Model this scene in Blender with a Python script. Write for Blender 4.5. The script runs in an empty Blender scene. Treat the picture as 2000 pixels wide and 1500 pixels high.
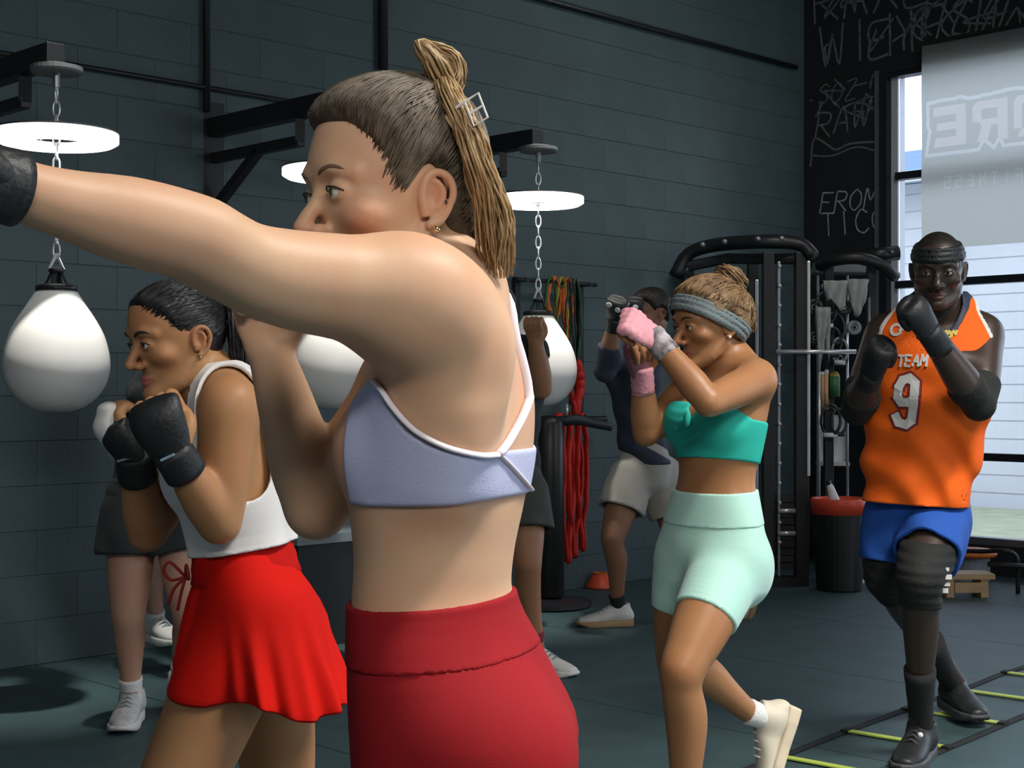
import bpy, bmesh, math, random
import numpy as np
from mathutils import Vector, Matrix

random.seed(7)
rng = np.random.RandomState(7)
scene = bpy.context.scene
col = scene.collection

# ------------------------------------------------------------------ camera
F_PX, CAM_H, HOR = 2870.0, 1.25, 760.0        # focal length in px of a 2000 px frame, eye height, horizon row
cam_d = bpy.data.cameras.new('camera')
cam_d.sensor_width = 36.0
cam_d.lens = 36.0 * F_PX / 2000.0
cam_d.shift_y = (HOR - 750.0) / 2000.0
cam_d.clip_start = 0.05
cam_d.clip_end = 300
cam = bpy.data.objects.new('camera', cam_d)
cam.location = (0, 0, CAM_H)
cam.rotation_euler = (math.radians(90), 0, 0)
col.objects.link(cam)
scene.camera = cam

# ------------------------------------------------------------------ world: bright overcast sky
world = bpy.data.worlds.new('overcast_sky')
scene.world = world
world.use_nodes = True
nt = world.node_tree
nt.nodes.clear()
wo = nt.nodes.new('ShaderNodeOutputWorld')
bg = nt.nodes.new('ShaderNodeBackground')
bg.inputs['Color'].default_value = (0.80, 0.88, 1.0, 1)
bg.inputs['Strength'].default_value = 3.0
nt.links.new(bg.outputs[0], wo.inputs[0])

# ------------------------------------------------------------------ exposure
scene.view_settings.view_transform = 'Standard'
scene.view_settings.look = 'None'
scene.view_settings.exposure = 0.0
scene.view_settings.gamma = 1.0
scene.view_settings.use_curve_mapping = False

# ------------------------------------------------------------------ ceiling lamp of the hall (soft tube under the roof) and added fill lights
def ceiling_or_fill_lamp(x, y, z, sx, sy, power, color=(1.0, 0.96, 0.90), rz=0.785, spread=105):
    l = bpy.data.lights.new('ceiling_or_fill_lamp', 'AREA')
    l.shape = 'RECTANGLE'
    l.size, l.size_y = sx, sy
    l.energy = power
    l.color = color
    l.spread = math.radians(spread)
    o = bpy.data.objects.new('ceiling_or_fill_lamp', l)
    o.location = (x, y, z)
    o.rotation_euler = (0, 0, rz)
    col.objects.link(o)
    return o
CEIL = 4.9
fl_ = ceiling_or_fill_lamp(1.0, -1.95, 3.5, 2.4, 0.6, 33, spread=96)           # unseen fill light added behind the camera to light the figures from the front
fl_.rotation_euler = Vector((-.6, 5.6, -2.5)).to_track_quat('-Z', 'Y').to_euler()
ceiling_or_fill_lamp(2.7, 2.1, CEIL - .1, 2.4, 0.5, 255)
ww_ = ceiling_or_fill_lamp(2.3, 6.9, CEIL - .1, 1.6, 0.4, 13, spread=86)      # added light, aimed to brighten the block wall towards the corner
ww_.rotation_euler = Vector((-1.3, 2.6, -2.4)).to_track_quat('-Z', 'Y').to_euler()
for bx, by in ((-1.767, 5.70), (-.800, 6.63), (.136, 7.60)):      # a narrow light added above each hanging bag to brighten it
    sp_ = ceiling_or_fill_lamp(bx + .60, by - .60, CEIL - .1, .12, .12, 3.6, spread=20)
    sp_.rotation_euler = Vector((-.60, .60, 1.45 - CEIL + .1)).to_track_quat('-Z', 'Y').to_euler()

# ------------------------------------------------------------------ frame of the room, turned 45 degrees to the camera
A = np.array
U_BACK = A([0.711, 0.703, 0.0])               # along the block wall, to the right and away
W0 = A([-1.48, 7.33, 0.0])                    # a point on the block wall
CORNER = W0 + 5.14 * U_BACK
U_WIN = A([0.703, -0.711, 0.0])               # along the window wall, towards the right and nearer
N_BACK = A([0.703, -0.711, 0.0])              # out of the block wall, into the room
N_WIN = A([-0.711, -0.703, 0.0])              # out of the window wall, into the room
def px(x, y, d):
    """a point at distance d in front of the camera"""
    return A([(x - 1000.0) / F_PX * d, d, CAM_H - (y - HOR) / F_PX * d])
def on_back(t, z, out=0.0):
    p = W0 + t * U_BACK + out * N_BACK
    return A([p[0], p[1], z])
def on_win(s, z, out=0.0):
    p = CORNER + s * U_WIN + out * N_WIN
    return A([p[0], p[1], z])
# daylight portal in the storefront opening (guides the sky sampling, gives no light itself)
pl_ = bpy.data.lights.new('window_portal', 'AREA')
pl_.shape = 'RECTANGLE'
pl_.size, pl_.size_y = 6.0, 3.3
pl_.cycles.is_portal = True
po_ = bpy.data.objects.new('window_portal', pl_)
po_.location = tuple(on_win(3.7, 1.85, .02))
po_.rotation_euler = Matrix((U_WIN, (0, 0, 1), tuple(np.cross(U_WIN, (0, 0, 1))))).transposed().to_euler()
col.objects.link(po_)

# ------------------------------------------------------------------ mesh helpers
def nrm(v):
    v = A(v, dtype=float)
    return v / (np.linalg.norm(v) + 1e-12)
def frame_z(d):
    d = nrm(d)
    h = A([0, 0, 1.0]) if abs(d[2]) < .95 else A([1.0, 0, 0])
    x = nrm(np.cross(h, d))
    return x, np.cross(d, x), d

class MB:
    """collects simple closed shapes into one mesh"""
    def __init__(s):
        s.v, s.f = [], []
    def add(s, v, f):
        n = len(s.v)
        s.v.extend([tuple(map(float, q)) for q in v])
        s.f.extend([tuple(i + n for i in q) for q in f])
        return s
    def box(s, c, ax, ay, az, hx, hy, hz):
        c, ax, ay, az = A(c, dtype=float), A(ax), A(ay), A(az)
        v = []
        for k in (-1, 1):
            for i, j in ((-1, -1), (1, -1), (1, 1), (-1, 1)):
                v.append(c + ax * hx * i + ay * hy * j + az * hz * k)
        f = [(3, 2, 1, 0), (4, 5, 6, 7), (0, 1, 5, 4), (1, 2, 6, 5), (2, 3, 7, 6), (3, 0, 4, 7)]
        return s.add(v, f)
    def bar(s, p, q, hw, hh=None, up=(0, 0, 1)):
        p, q = A(p, dtype=float), A(q, dtype=float)
        d = q - p
        L = np.linalg.norm(d)
        d = d / L
        up = A(up, dtype=float)
        if abs(np.dot(up, d)) > .98:
            up = A([1.0, 0, 0])
        x = nrm(np.cross(d, up))
        z = np.cross(x, d)
        return s.box((p + q) / 2, x, d, z, hw, L / 2, hh if hh else hw)
    def tube(s, pts, r, n=8, caps=True, flat=1.0, up=None):
        pts = [A(p, dtype=float) for p in pts]
        m = len(pts)
        rr = [r] * m if np.isscalar(r) else list(r)
        v, f = [], []
        X = None
        for i in range(m):
            d = nrm(pts[min(i + 1, m - 1)] - pts[max(i - 1, 0)])
            if up is not None:
                x = nrm(np.cross(d, up))
            elif X is None:
                x = frame_z(d)[0]
            else:
                x = nrm(X - d * np.dot(X, d))
            X = x
            y = np.cross(d, x)
            for k in range(n):
                a = 2 * math.pi * k / n
                v.append(pts[i] + rr[i] * (math.cos(a) * x + flat * math.sin(a) * y))
        for i in range(m - 1):
            for k in range(n):
                a, b = i * n + k, i * n + (k + 1) % n
                f.append((a, b, b + n, a + n))
        if caps:
            f.append(tuple(range(n - 1, -1, -1)))
            f.append(tuple((m - 1) * n + k for k in range(n)))
        return s.add(v, f)
    def lathe(s, c, prof, n=32, axis=(0, 0, 1), close=False):
        x, y, z = frame_z(axis)
        c = A(c, dtype=float)
        m = len(prof)
        v, f = [], []
        for (r, h) in prof:
            for k in range(n):
                a = 2 * math.pi * k / n
                v.append(c + z * h + r * (math.cos(a) * x + math.sin(a) * y))
        for i in range(m if close else m - 1):
            i2 = (i + 1) % m
            for k in range(n):
                k2 = (k + 1) % n
                f.append((i * n + k, i * n + k2, i2 * n + k2, i2 * n + k))
        if not close:
            f.append(tuple(range(n - 1, -1, -1)))
            f.append(tuple((m - 1) * n + k for k in range(n)))
        return s.add(v, f)
    def ring(s, c, R, r, axis=(0, 0, 1), n=24, k=8):
        prof = [(R + r * math.cos(2 * math.pi * i / k), r * math.sin(2 * math.pi * i / k)) for i in range(k)]
        return s.lathe(c, prof, n, axis, close=True)
    def ball(s, c, r, n=12, axes=None):
        c = A(c, dtype=float)
        R = A([r, r, r], dtype=float) if np.isscalar(r) else A(r, dtype=float)
        ax = np.eye(3) if axes is None else A(axes)
        m = max(4, n // 2 + 1)
        v, f = [], []
        for i in range(1, m):
            th = math.pi * i / m
            for k in range(n):
                a = 2 * math.pi * k / n
                l = A([math.sin(th) * math.cos(a), math.sin(th) * math.sin(a), math.cos(th)]) * R
                v.append(c + l @ ax)
        v.append(c + A([0, 0, R[2]]) @ ax)
        v.append(c - A([0, 0, R[2]]) @ ax)
        T, Bm = len(v) - 2, len(v) - 1
        for i in range(m - 2):
            for k in range(n):
                a, b = i * n + k, i * n + (k + 1) % n
                f.append((a, a + n, b + n, b))
        for k in range(n):
            f.append((T, k, (k + 1) % n))
            f.append((Bm, (m - 2) * n + (k + 1) % n, (m - 2) * n + k))
        return s.add(v, f)
    def prism(s, poly, o, ax, ay, az, h):
        """outline poly (2d) in plane ax, ay, thickness h along az"""
        o, ax, ay, az = A(o, dtype=float), A(ax), A(ay), A(az)
        n = len(poly)
        v = [o + ax * p[0] + ay * p[1] for p in poly] + [o + ax * p[0] + ay * p[1] + az * h for p in poly]
        f = [tuple(range(n - 1, -1, -1)), tuple(range(n, 2 * n))]
        f += [(i, (i + 1) % n, (i + 1) % n + n, i + n) for i in range(n)]
        return s.add(v, f)
    def build(s, name, mat, parent=None, smooth=False, bevel=0.0):
        return link_mesh(name, s.v, s.f, mat, parent, smooth, bevel)

def origin_of(o):
    p = np.zeros(3)
    while o is not None:
        p = p + A(o.location)
        o = o.parent
    return p

def link_mesh(name, v, f, mat, parent=None, smooth=False, bevel=0.0):
    me = bpy.data.meshes.new(name)
    v = np.asarray(v, dtype=float)
    if parent is not None:
        v = v - origin_of(parent)
    me.from_pydata(v.tolist(), [], [tuple(q) for q in f] if not isinstance(f, np.ndarray) else f.tolist())
    if smooth:
        me.polygons.foreach_set('use_smooth', [True] * len(me.polygons))
    bm = bmesh.new()
    bm.from_mesh(me)
    if not isinstance(f, np.ndarray):
        bmesh.ops.recalc_face_normals(bm, faces=bm.faces)
    bm.to_mesh(me)
    bm.free()
    me.materials.append(mat)
    o = bpy.data.objects.new(name, me)
    col.objects.link(o)
    if parent is not None:
        o.parent = parent
    if bevel:
        b = o.modifiers.new('bevel', 'BEVEL')
        b.width = bevel
        b.segments = 2
        b.limit_method = 'ANGLE'
    return o

def thing(name, loc, label, cat, group=None):
    o = bpy.data.objects.new(name, None)
    o.empty_display_size = .1
    o.location = tuple(map(float, loc))
    col.objects.link(o)
    o['label'] = label
    o['category'] = cat
    if group:
        o['group'] = group
    return o
def tag(o, label, cat, group=None):
    o['label'] = label
    o['category'] = cat
    if group:
        o['group'] = group
    return o
def struct(o):
    o['kind'] = 'structure'
    return o

# ------------------------------------------------------------------ materials
def mat(name, color, rough=.6, metal=0.0, var=.12, scale=12.0, bump=0.0, bscale=None, sheen=0.0, coat=0.0,
        color2=None, sss=0.0, emit=None, estr=0.0, spec=.5, stretch=None, wave=False, trans=0.0, alpha=1.0):
    m = bpy.data.materials.new(name)
    m.use_nodes = True
    t = m.node_tree
    N, L = t.nodes, t.links
    b = N['Principled BSDF']
    b.inputs['Roughness'].default_value = rough
    b.inputs['Metallic'].default_value = metal
    b.inputs['Specular IOR Level'].default_value = spec
    b.inputs['Sheen Weight'].default_value = sheen
    b.inputs['Coat Weight'].default_value = coat
    b.inputs['Alpha'].default_value = alpha
    b.inputs['Transmission Weight'].default_value = trans
    if sss:
        b.inputs['Subsurface Weight'].default_value = sss
        b.inputs['Subsurface Radius'].default_value = (1.0, .35, .2)
        b.inputs['Subsurface Scale'].default_value = .012
    co = N.new('ShaderNodeTexCoord')
    mp = N.new('ShaderNodeMapping')
    L.new(co.outputs['Object'], mp.inputs['Vector'])
    if stretch:
        mp.inputs['Scale'].default_value = stretch
    if wave:
        nz = N.new('ShaderNodeTexWave')
        nz.inputs['Scale'].default_value = scale
        nz.inputs['Distortion'].default_value = 3.0
        nz.inputs['Detail'].default_value = 3.0
    else:
        nz = N.new('ShaderNodeTexNoise')
        nz.inputs['Scale'].default_value = scale
        nz.inputs['Detail'].default_value = 5.0
    L.new(mp.outputs[0], nz.inputs['Vector'])
    r = N.new('ShaderNodeValToRGB')
    c = A(color[:3], dtype=float)
    c2 = A(color2[:3], dtype=float) if color2 is not None else c * (1 + var)
    c1 = c if color2 is not None else c * (1 - var)
    r.color_ramp.elements[0].position = .3
    r.color_ramp.elements[1].position = .7
    r.color_ramp.elements[0].color = (*c1, 1)
    r.color_ramp.elements[1].color = (*c2, 1)
    L.new(nz.outputs[1 if wave else 0] if not wave else nz.outputs['Fac'], r.inputs[0])
    L.new(r.outputs[0], b.inputs['Base Color'])
    if emit is not None:
        b.inputs['Emission Color'].default_value = (*emit, 1)
        b.inputs['Emission Strength'].default_value = estr
    if bump:
        n2 = N.new('ShaderNodeTexNoise')
        n2.inputs['Scale'].default_value = bscale or scale * 4
        n2.inputs['Detail'].default_value = 4.0
        L.new(mp.outputs[0], n2.inputs['Vector'])
        bp = N.new('ShaderNodeBump')
        bp.inputs['Strength'].default_value = bump
        bp.inputs['Distance'].default_value = .01
        L.new(n2.outputs[0], bp.inputs['Height'])
        L.new(bp.outputs[0], b.inputs['Normal'])
    return m

def skin_mat(name, base, flush, rough=.5, sss=.25, lipc=None, spec=.35):
    m = mat(name, base, rough=rough, var=.0, scale=9, sss=sss, color2=None, spec=spec, bump=.02, bscale=260)
    t = m.node_tree
    N, L = t.nodes, t.links
    b = N['Principled BSDF']
    old = b.inputs['Base Color'].links[0].from_socket
    nz = N.new('ShaderNodeTexNoise')
    nz.inputs['Scale'].default_value = 7.0
    nz.inputs['Detail'].default_value = 3.0
    co = N.new('ShaderNodeTexCoord')
    L.new(co.outputs['Object'], nz.inputs['Vector'])
    mr = N.new('ShaderNodeMapRange')
    mr.inputs[1].default_value = .40
    mr.inputs[2].default_value = .75
    L.new(nz.outputs[0], mr.inputs[0])
    mul = N.new('ShaderNodeMath')
    mul.operation = 'MULTIPLY'
    mul.inputs[1].default_value = .6
    L.new(mr.outputs[0], mul.inputs[0])
    fa = N.new('ShaderNodeAttribute')
    fa.attribute_name = 'flush'
    add = N.new('ShaderNodeMath')
    add.operation = 'ADD'
    add.use_clamp = True
    L.new(mul.outputs[0], add.inputs[0])
    L.new(fa.outputs['Fac'], add.inputs[1])
    mx = N.new('ShaderNodeMix')
    mx.data_type = 'RGBA'
    L.new(add.outputs[0], mx.inputs[0])
    L.new(old, mx.inputs[6])
    mx.inputs[7].default_value = (*flush, 1)
    la = N.new('ShaderNodeAttribute')
    la.attribute_name = 'lip'
    m2 = N.new('ShaderNodeMix')
    m2.data_type = 'RGBA'
    L.new(la.outputs['Fac'], m2.inputs[0])
    L.new(mx.outputs[2], m2.inputs[6])
    m2.inputs[7].default_value = (*(lipc or tuple(A(flush) * A([.8, .5, .5]))), 1)
    L.new(m2.outputs[2], b.inputs['Base Color'])
    return m

def emat(name, color, strength):
    m = bpy.data.materials.new(name)
    m.use_nodes = True
    b = m.node_tree.nodes['Principled BSDF']
    b.inputs['Base Color'].default_value = (*color, 1)
    b.inputs['Emission Color'].default_value = (*color, 1)
    b.inputs['Emission Strength'].default_value = strength
    return m
# ------------------------------------------------------------------ smooth bodies: distance fields meshed by surface nets
F32 = np.float32
def catmull(arr, sub):
    arr = np.asarray(arr, dtype=float)
    n = len(arr)
    if n < 3 or sub <= 1:
        return arr
    P = np.vstack([2 * arr[0] - arr[1], arr, 2 * arr[-1] - arr[-2]])
    out = []
    for i in range(n - 1):
        p0, p1, p2, p3 = P[i], P[i + 1], P[i + 2], P[i + 3]
        for k in range(sub):
            t = k / sub
            out.append(.5 * ((2 * p1) + (-p0 + p2) * t + (2 * p0 - 5 * p1 + 4 * p2 - p3) * t * t
                             + (-p0 + 3 * p1 - 3 * p2 + p3) * t ** 3))
    out.append(arr[-1])
    return np.array(out)

class Tube:
    def __init__(s, pts, rad, sub=3):
        a = np.hstack([np.asarray(pts, float), np.asarray(rad, float).reshape(-1, 1)])
        a = catmull(a, sub)
        s.p, s.r = a[:, :3].astype(F32), np.maximum(a[:, 3], .001).astype(F32)
        m = s.r.max()
        s.lo, s.hi = s.p.min(0) - m, s.p.max(0) + m
    def ev(s, P):
        d = None
        X, Y, Z = (np.ascontiguousarray(P[:, k], dtype=F32) for k in range(3))
        for i in range(len(s.p) - 1):
            e = s.p[i + 1] - s.p[i]
            x, y, z = X - s.p[i, 0], Y - s.p[i, 1], Z - s.p[i, 2]
            t = (x * e[0] + y * e[1] + z * e[2]) * F32(1 / max(float(e @ e), 1e-9))
            np.clip(t, 0, 1, out=t)
            x -= t * e[0]
            y -= t * e[1]
            z -= t * e[2]
            v = np.sqrt(x * x + y * y + z * z) - (s.r[i] + t * (s.r[i + 1] - s.r[i]))
            d = v if d is None else np.minimum(d, v, out=d)
        return d

class Loft:
    """cross-sections along one axis. stations: (centre, forward, a, bf, bb); right = forward x axis"""
    NL = 160
    def __init__(s, st, sub=3, cap=.6):
        C = [x[0] for x in st]
        Fd = [x[1] for x in st]
        S = [[x[2], x[3], x[4]] for x in st]
        a = catmull(np.hstack([np.asarray(C, float), np.asarray(Fd, float), np.asarray(S, float)]), max(sub, 4))
        c = a[:, :3]
        ax = nrm(c[-1] - c[0])
        f = a[:, 3:6]
        f = f - np.outer(f @ ax, ax)
        f /= np.linalg.norm(f, axis=1)[:, None]
        rt = np.cross(f, ax)
        s.c0 = c[0].astype(F32)
        s.ax = ax.astype(F32)
        z = np.maximum.accumulate((c - c[0]) @ ax + np.arange(len(c)) * 1e-7)
        s.L = F32(z[-1])
        zz = np.linspace(0, z[-1], s.NL)
        tab = np.hstack([c - np.outer((c - c[0]) @ ax, ax), f, rt, a[:, 6:9]])
        s.tab = np.stack([np.interp(zz, z, tab[:, k]) for k in range(12)], 1).astype(F32)
        s.cap = cap
        m = a[:, 6:9].max()
        s.lo, s.hi = (c.min(0) - m).astype(F32), (c.max(0) + m).astype(F32)
    def ev(s, P):
        z = (P - s.c0) @ s.ax
        t = np.clip(z / s.L, 0, 1) * F32(s.NL - 1.001)
        i = t.astype(np.int32)
        fr = (t - i)[:, None]
        T = s.tab[i]
        T = T + fr * (s.tab[i + 1] - T)
        w = P - T[:, :3] - np.clip(z, 0, s.L)[:, None] * s.ax
        v = (w * T[:, 3:6]).sum(1)
        u = (w * T[:, 6:9]).sum(1)
        dz = z - np.clip(z, 0, s.L)
        av = T[:, 9]
        b = np.where(v > 0, T[:, 10], T[:, 11])
        cz = np.minimum(av, b) * F32(s.cap)
        k = np.sqrt((u / av) ** 2 + (v / b) ** 2 + (dz / cz) ** 2)
        l = np.sqrt(u * u + v * v + dz * dz)
        mn = np.minimum(av, b)
        return np.where(k > .25, l * (1 - 1 / np.maximum(k, F32(.25))), (k - 1) * mn).astype(F32)

class Ell:
    def __init__(s, c, r, axes=None):
        s.c = np.asarray(c, F32)
        s.r = np.asarray([r] * 3 if np.isscalar(r) else r, F32)
        s.ax = np.eye(3, dtype=F32) if axes is None else np.asarray(axes, F32)
        m = s.r.max()
        s.lo, s.hi = s.c - m, s.c + m
    def ev(s, P):
        q = (P - s.c) @ s.ax.T
        k0 = np.sqrt(((q / s.r) ** 2).sum(1))
        k1 = np.sqrt(((q / (s.r * s.r)) ** 2).sum(1))
        return np.where(k0 < .2, (k0 - 1) * s.r.min(), k0 * (k0 - 1) / np.maximum(k1, 1e-6))

def ev(prim, P, margin=.09):
    """evaluate with a bounding-box shortcut"""
    q = np.maximum(np.maximum(prim.lo - P, P - prim.hi), 0)
    db = np.sqrt(np.einsum('ij,ij->i', q, q)).astype(F32)
    near = db < margin
    out = db + F32(.004)
    if near.any():
        out[near] = prim.ev(P[near])
    return out

def smin(a, b, k):
    h = np.maximum(k - np.abs(a - b), 0) / k
    return np.minimum(a, b) - h * h * k * .25
def smax(a, b, k):
    h = np.maximum(k - np.abs(a - b), 0) / k
    return np.maximum(a, b) + h * h * k * .25

def poly_sd(poly, X, Y):
    """signed distance to a 2d polygon, negative inside"""
    n = len(poly)
    d = None
    ins = np.zeros(X.shape, bool)
    for i in range(n):
        ax, ay = poly[i]
        bx, by = poly[(i + 1) % n]
        ex, ey = bx - ax, by - ay
        wx, wy = X - ax, Y - ay
        t = np.clip((wx * ex + wy * ey) / (ex * ex + ey * ey + 1e-12), 0, 1)
        dd = (wx - ex * t) ** 2 + (wy - ey * t) ** 2
        d = dd if d is None else np.minimum(d, dd)
        c = ((ay > Y) != (by > Y))
        with np.errstate(divide='ignore', invalid='ignore'):
            xi = ax + (Y - ay) * (bx - ax) / (by - ay if by != ay else 1e-12)
        ins ^= c & (X < xi)
    d = np.sqrt(d)
    return np.where(ins, -d, d)

def axis_coords(lo, hi, h, fine=None):
    """1-d grid; fine = (a, b, hf) finer spacing between a and b"""
    if fine is None:
        n = int(math.ceil((hi - lo) / h)) + 1
        return np.linspace(lo, hi, n)
    a, b, hf = fine
    out = []
    if a > lo:
        out.append(np.linspace(lo, a, max(2, int((a - lo) / h) + 1))[:-1])
        lo = a
    e = min(b, hi)
    out.append(np.linspace(lo, e, max(2, int((e - lo) / hf) + 1)))
    if hi > b:
        out.append(np.linspace(b, hi, max(2, int((hi - b) / h) + 1))[1:])
    return np.concatenate(out)

def surface(f, lo, hi, h, fine=None, slack=.02, project=1):
    lo, hi = np.asarray(lo, float), np.asarray(hi, float)
    cs = [axis_coords(lo[i], hi[i], h, None if fine is None else (fine[0][i], fine[1][i], fine[2])) for i in range(3)]
    n = [len(c) for c in cs]
    def centres(Bk):
        nb = [int(math.ceil(x / Bk)) for x in n]
        mid, half = [], []
        for i in range(3):
            m_, h_ = [], []
            for b in range(nb[i]):
                s0, s1 = cs[i][b * Bk], cs[i][min((b + 1) * Bk, n[i]) - 1]
                m_.append((s0 + s1) / 2)
                h_.append((s1 - s0) / 2 + h * .6)
            mid.append(np.array(m_))
            half.append(np.array(h_))
        return nb, mid, half
    def grow(arr, shape, q=2):
        return np.repeat(np.repeat(np.repeat(arr, q, 0), q, 1), q, 2)[:shape[0], :shape[1], :shape[2]]
    nb, mid, half = centres(16)
    keep = np.ones(nb, bool)
    sign = np.ones(nb, F32)
    for Bk in (16, 8, 4):
        if Bk != 16:
            nb, mid, half = centres(Bk)
            keep, sign = grow(keep, nb).copy(), grow(sign, nb).copy()
        I = np.nonzero(keep)
        G = np.stack([mid[0][I[0]], mid[1][I[1]], mid[2][I[2]]], 1).astype(F32)
        R = np.sqrt(half[0][I[0]] ** 2 + half[1][I[1]] ** 2 + half[2][I[2]] ** 2)
        dv = f(G)
        keep[I] = np.abs(dv) < R * 1.2 + slack * (.35 if Bk == 4 else 1)
        sign[I] = np.where(dv < 0, -1., 1.)
    D = grow(sign, n, 4).copy()
    I = np.nonzero(grow(keep, n, 4))
    Pn = np.stack([cs[0][I[0]], cs[1][I[1]], cs[2][I[2]]], 1).astype(F32)
    vals = np.empty(len(Pn), F32)
    for a in range(0, len(Pn), 60000):
        vals[a:a + 60000] = f(Pn[a:a + 60000])
    D[I] = vals
    neg = D < 0
    # active cells
    c8 = [neg[i:n[0] - 1 + i, j:n[1] - 1 + j, k:n[2] - 1 + k] for i in (0, 1) for j in (0, 1) for k in (0, 1)]
    cnt = sum(c.astype(np.uint8) for c in c8)
    act = (cnt > 0) & (cnt < 8)
    ids = np.full(act.shape, -1, np.int32)
    ci = np.nonzero(act)
    m = len(ci[0])
    if m == 0:
        return np.zeros((0, 3)), np.zeros((0, 4), int)
    ids[ci] = np.arange(m)
    corner = {}
    for i in (0, 1):
        for j in (0, 1):
            for k in (0, 1):
                corner[(i, j, k)] = D[ci[0] + i, ci[1] + j, ci[2] + k]
    acc = np.zeros((m, 3))
    num = np.zeros(m)
    for axis in range(3):
        for o1 in (0, 1):
            for o2 in (0, 1):
                a = [0, 0, 0]
                oth = [x for x in range(3) if x != axis]
                a[oth[0]], a[oth[1]] = o1, o2
                b = list(a)
                b[axis] = 1
                da, db = corner[tuple(a)], corner[tuple(b)]
                x = (da < 0) != (db < 0)
                t = np.where(x, da / np.where(x, da - db, 1), 0)
                pt = np.tile(np.array(a, float), (m, 1))
                pt[:, axis] = t
                acc += np.where(x[:, None], pt, 0)
                num += x
    lp = acc / num[:, None]
    V = np.zeros((m, 3))
    for i in range(3):
        c0, c1 = cs[i][ci[i]], cs[i][ci[i] + 1]
        V[:, i] = c0 + lp[:, i] * (c1 - c0)
    quads = []
    for axis in range(3):
        o = [x for x in range(3) if x != axis]
        sl0 = [slice(1, n[q] - 1) for q in range(3)]
        sl1 = list(sl0)
        sl0[axis] = slice(0, n[axis] - 1)
        sl1[axis] = slice(1, n[axis])
        a, b = neg[tuple(sl0)], neg[tuple(sl1)]
        x = np.nonzero(a != b)
        if len(x[0]) == 0:
            continue
        idx = list(x)
        idx[o[0]] = idx[o[0]] + 1
        idx[o[1]] = idx[o[1]] + 1
        fl = a[x]
        def cell(d0, d1):
            q = [None] * 3
            q[axis] = idx[axis]
            q[o[0]] = idx[o[0]] - d0
            q[o[1]] = idx[o[1]] - d1
            return ids[q[0], q[1], q[2]]
        q = np.stack([cell(1, 1), cell(0, 1), cell(0, 0), cell(1, 0)], 1)
        if axis == 1:
            fl = ~fl
        q = np.where(fl[:, None], q, q[:, ::-1])
        quads.append(q)
    Q = np.concatenate(quads)
    Q = Q[(Q >= 0).all(1)]
    e = F32(h * .35)
    for _ in range(project):
        Vf = V.astype(F32)
        d = f(Vf)
        g = np.zeros((m, 3))
        for i in range(3):
            o = np.zeros(3, F32)
            o[i] = e
            g[:, i] = (f(Vf + o) - f(Vf - o)) / (2 * e)
        gl = np.maximum((g ** 2).sum(1), .15)
        st = np.clip(d / gl, -.6 * h, .6 * h)
        V = V - g * st[:, None]
    return V, Q

def relax(V, Q, w, n=3, lam=.6):
    """a few rounds of neighbour averaging; w = weight per vertex"""
    cnt = np.bincount(Q.ravel(), minlength=len(V)).astype(float)
    for _ in range(n):
        c = V[Q].mean(1)
        acc = np.stack([np.bincount(Q.ravel(), weights=np.repeat(c[:, k], 4), minlength=len(V)) for k in range(3)], 1)
        avg = acc / np.maximum(cnt, 1)[:, None]
        V = V + (avg - V) * (lam * w * (cnt > 0))[:, None]
    return V

def sdf_obj(name, f, lo, hi, h, mat_, parent, fine=None, slack=.02, attrs=None, project=1, soften=None):
    V, Q = surface(f, lo, hi, h, fine, slack, project)
    if soften is not None:
        V = relax(V, Q, soften(V), 6)
    o = None
    me = bpy.data.meshes.new(name)
    W = V - origin_of(parent) if parent is not None else V
    me.vertices.add(len(W))
    me.vertices.foreach_set('co', W.astype(F32).ravel())
    me.loops.add(len(Q) * 4)
    me.loops.foreach_set('vertex_index', Q.astype(np.int32).ravel())
    me.polygons.add(len(Q))
    me.polygons.foreach_set('loop_start', (np.arange(len(Q)) * 4).astype(np.int32))
    me.update(calc_edges=True)
    me.validate()
    me.polygons.foreach_set('use_smooth', np.ones(len(me.polygons), bool))
    if attrs:
        for nm, fn in attrs.items():
            a = me.attributes.new(nm, 'FLOAT', 'POINT')
            a.data.foreach_set('value', np.clip(fn(V.astype(F32)), 0, 1).astype(F32))
    me.materials.append(mat_)
    o = bpy.data.objects.new(name, me)
    col.objects.link(o)
    if parent is not None:
        o.parent = parent
    return o
# ------------------------------------------------------------------ people
Z3 = A([0, 0, 1.0])
class Frame:
    def __init__(s, o, fwd, up=(0, 0, 1), sc=1.0):
        s.o = A(o, dtype=float)
        s.y = nrm(fwd)
        s.x = nrm(np.cross(s.y, A(up, dtype=float)))
        s.z = np.cross(s.x, s.y)
        s.sc = sc
        s.M = np.stack([s.x, s.y, s.z])
    def w(s, l):
        return s.o + s.sc * (A(l, dtype=float) @ s.M)
    def loc(s, P):
        return (((P - s.o.astype(F32)) @ s.M.T.astype(F32)) / F32(s.sc)).astype(F32)

def tilt(fwd, pitch=0.0, roll=0.0):
    """forward and up vectors after pitching the head down (deg) and rolling it"""
    f = nrm(fwd)
    r = nrm(np.cross(f, Z3))
    u = np.cross(r, f)
    a = math.radians(pitch)
    f2 = f * math.cos(a) - u * math.sin(a)
    u2 = u * math.cos(a) + f * math.sin(a)
    b = math.radians(roll)
    u3 = u2 * math.cos(b) + r * math.sin(b)
    return f2, u3

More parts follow.
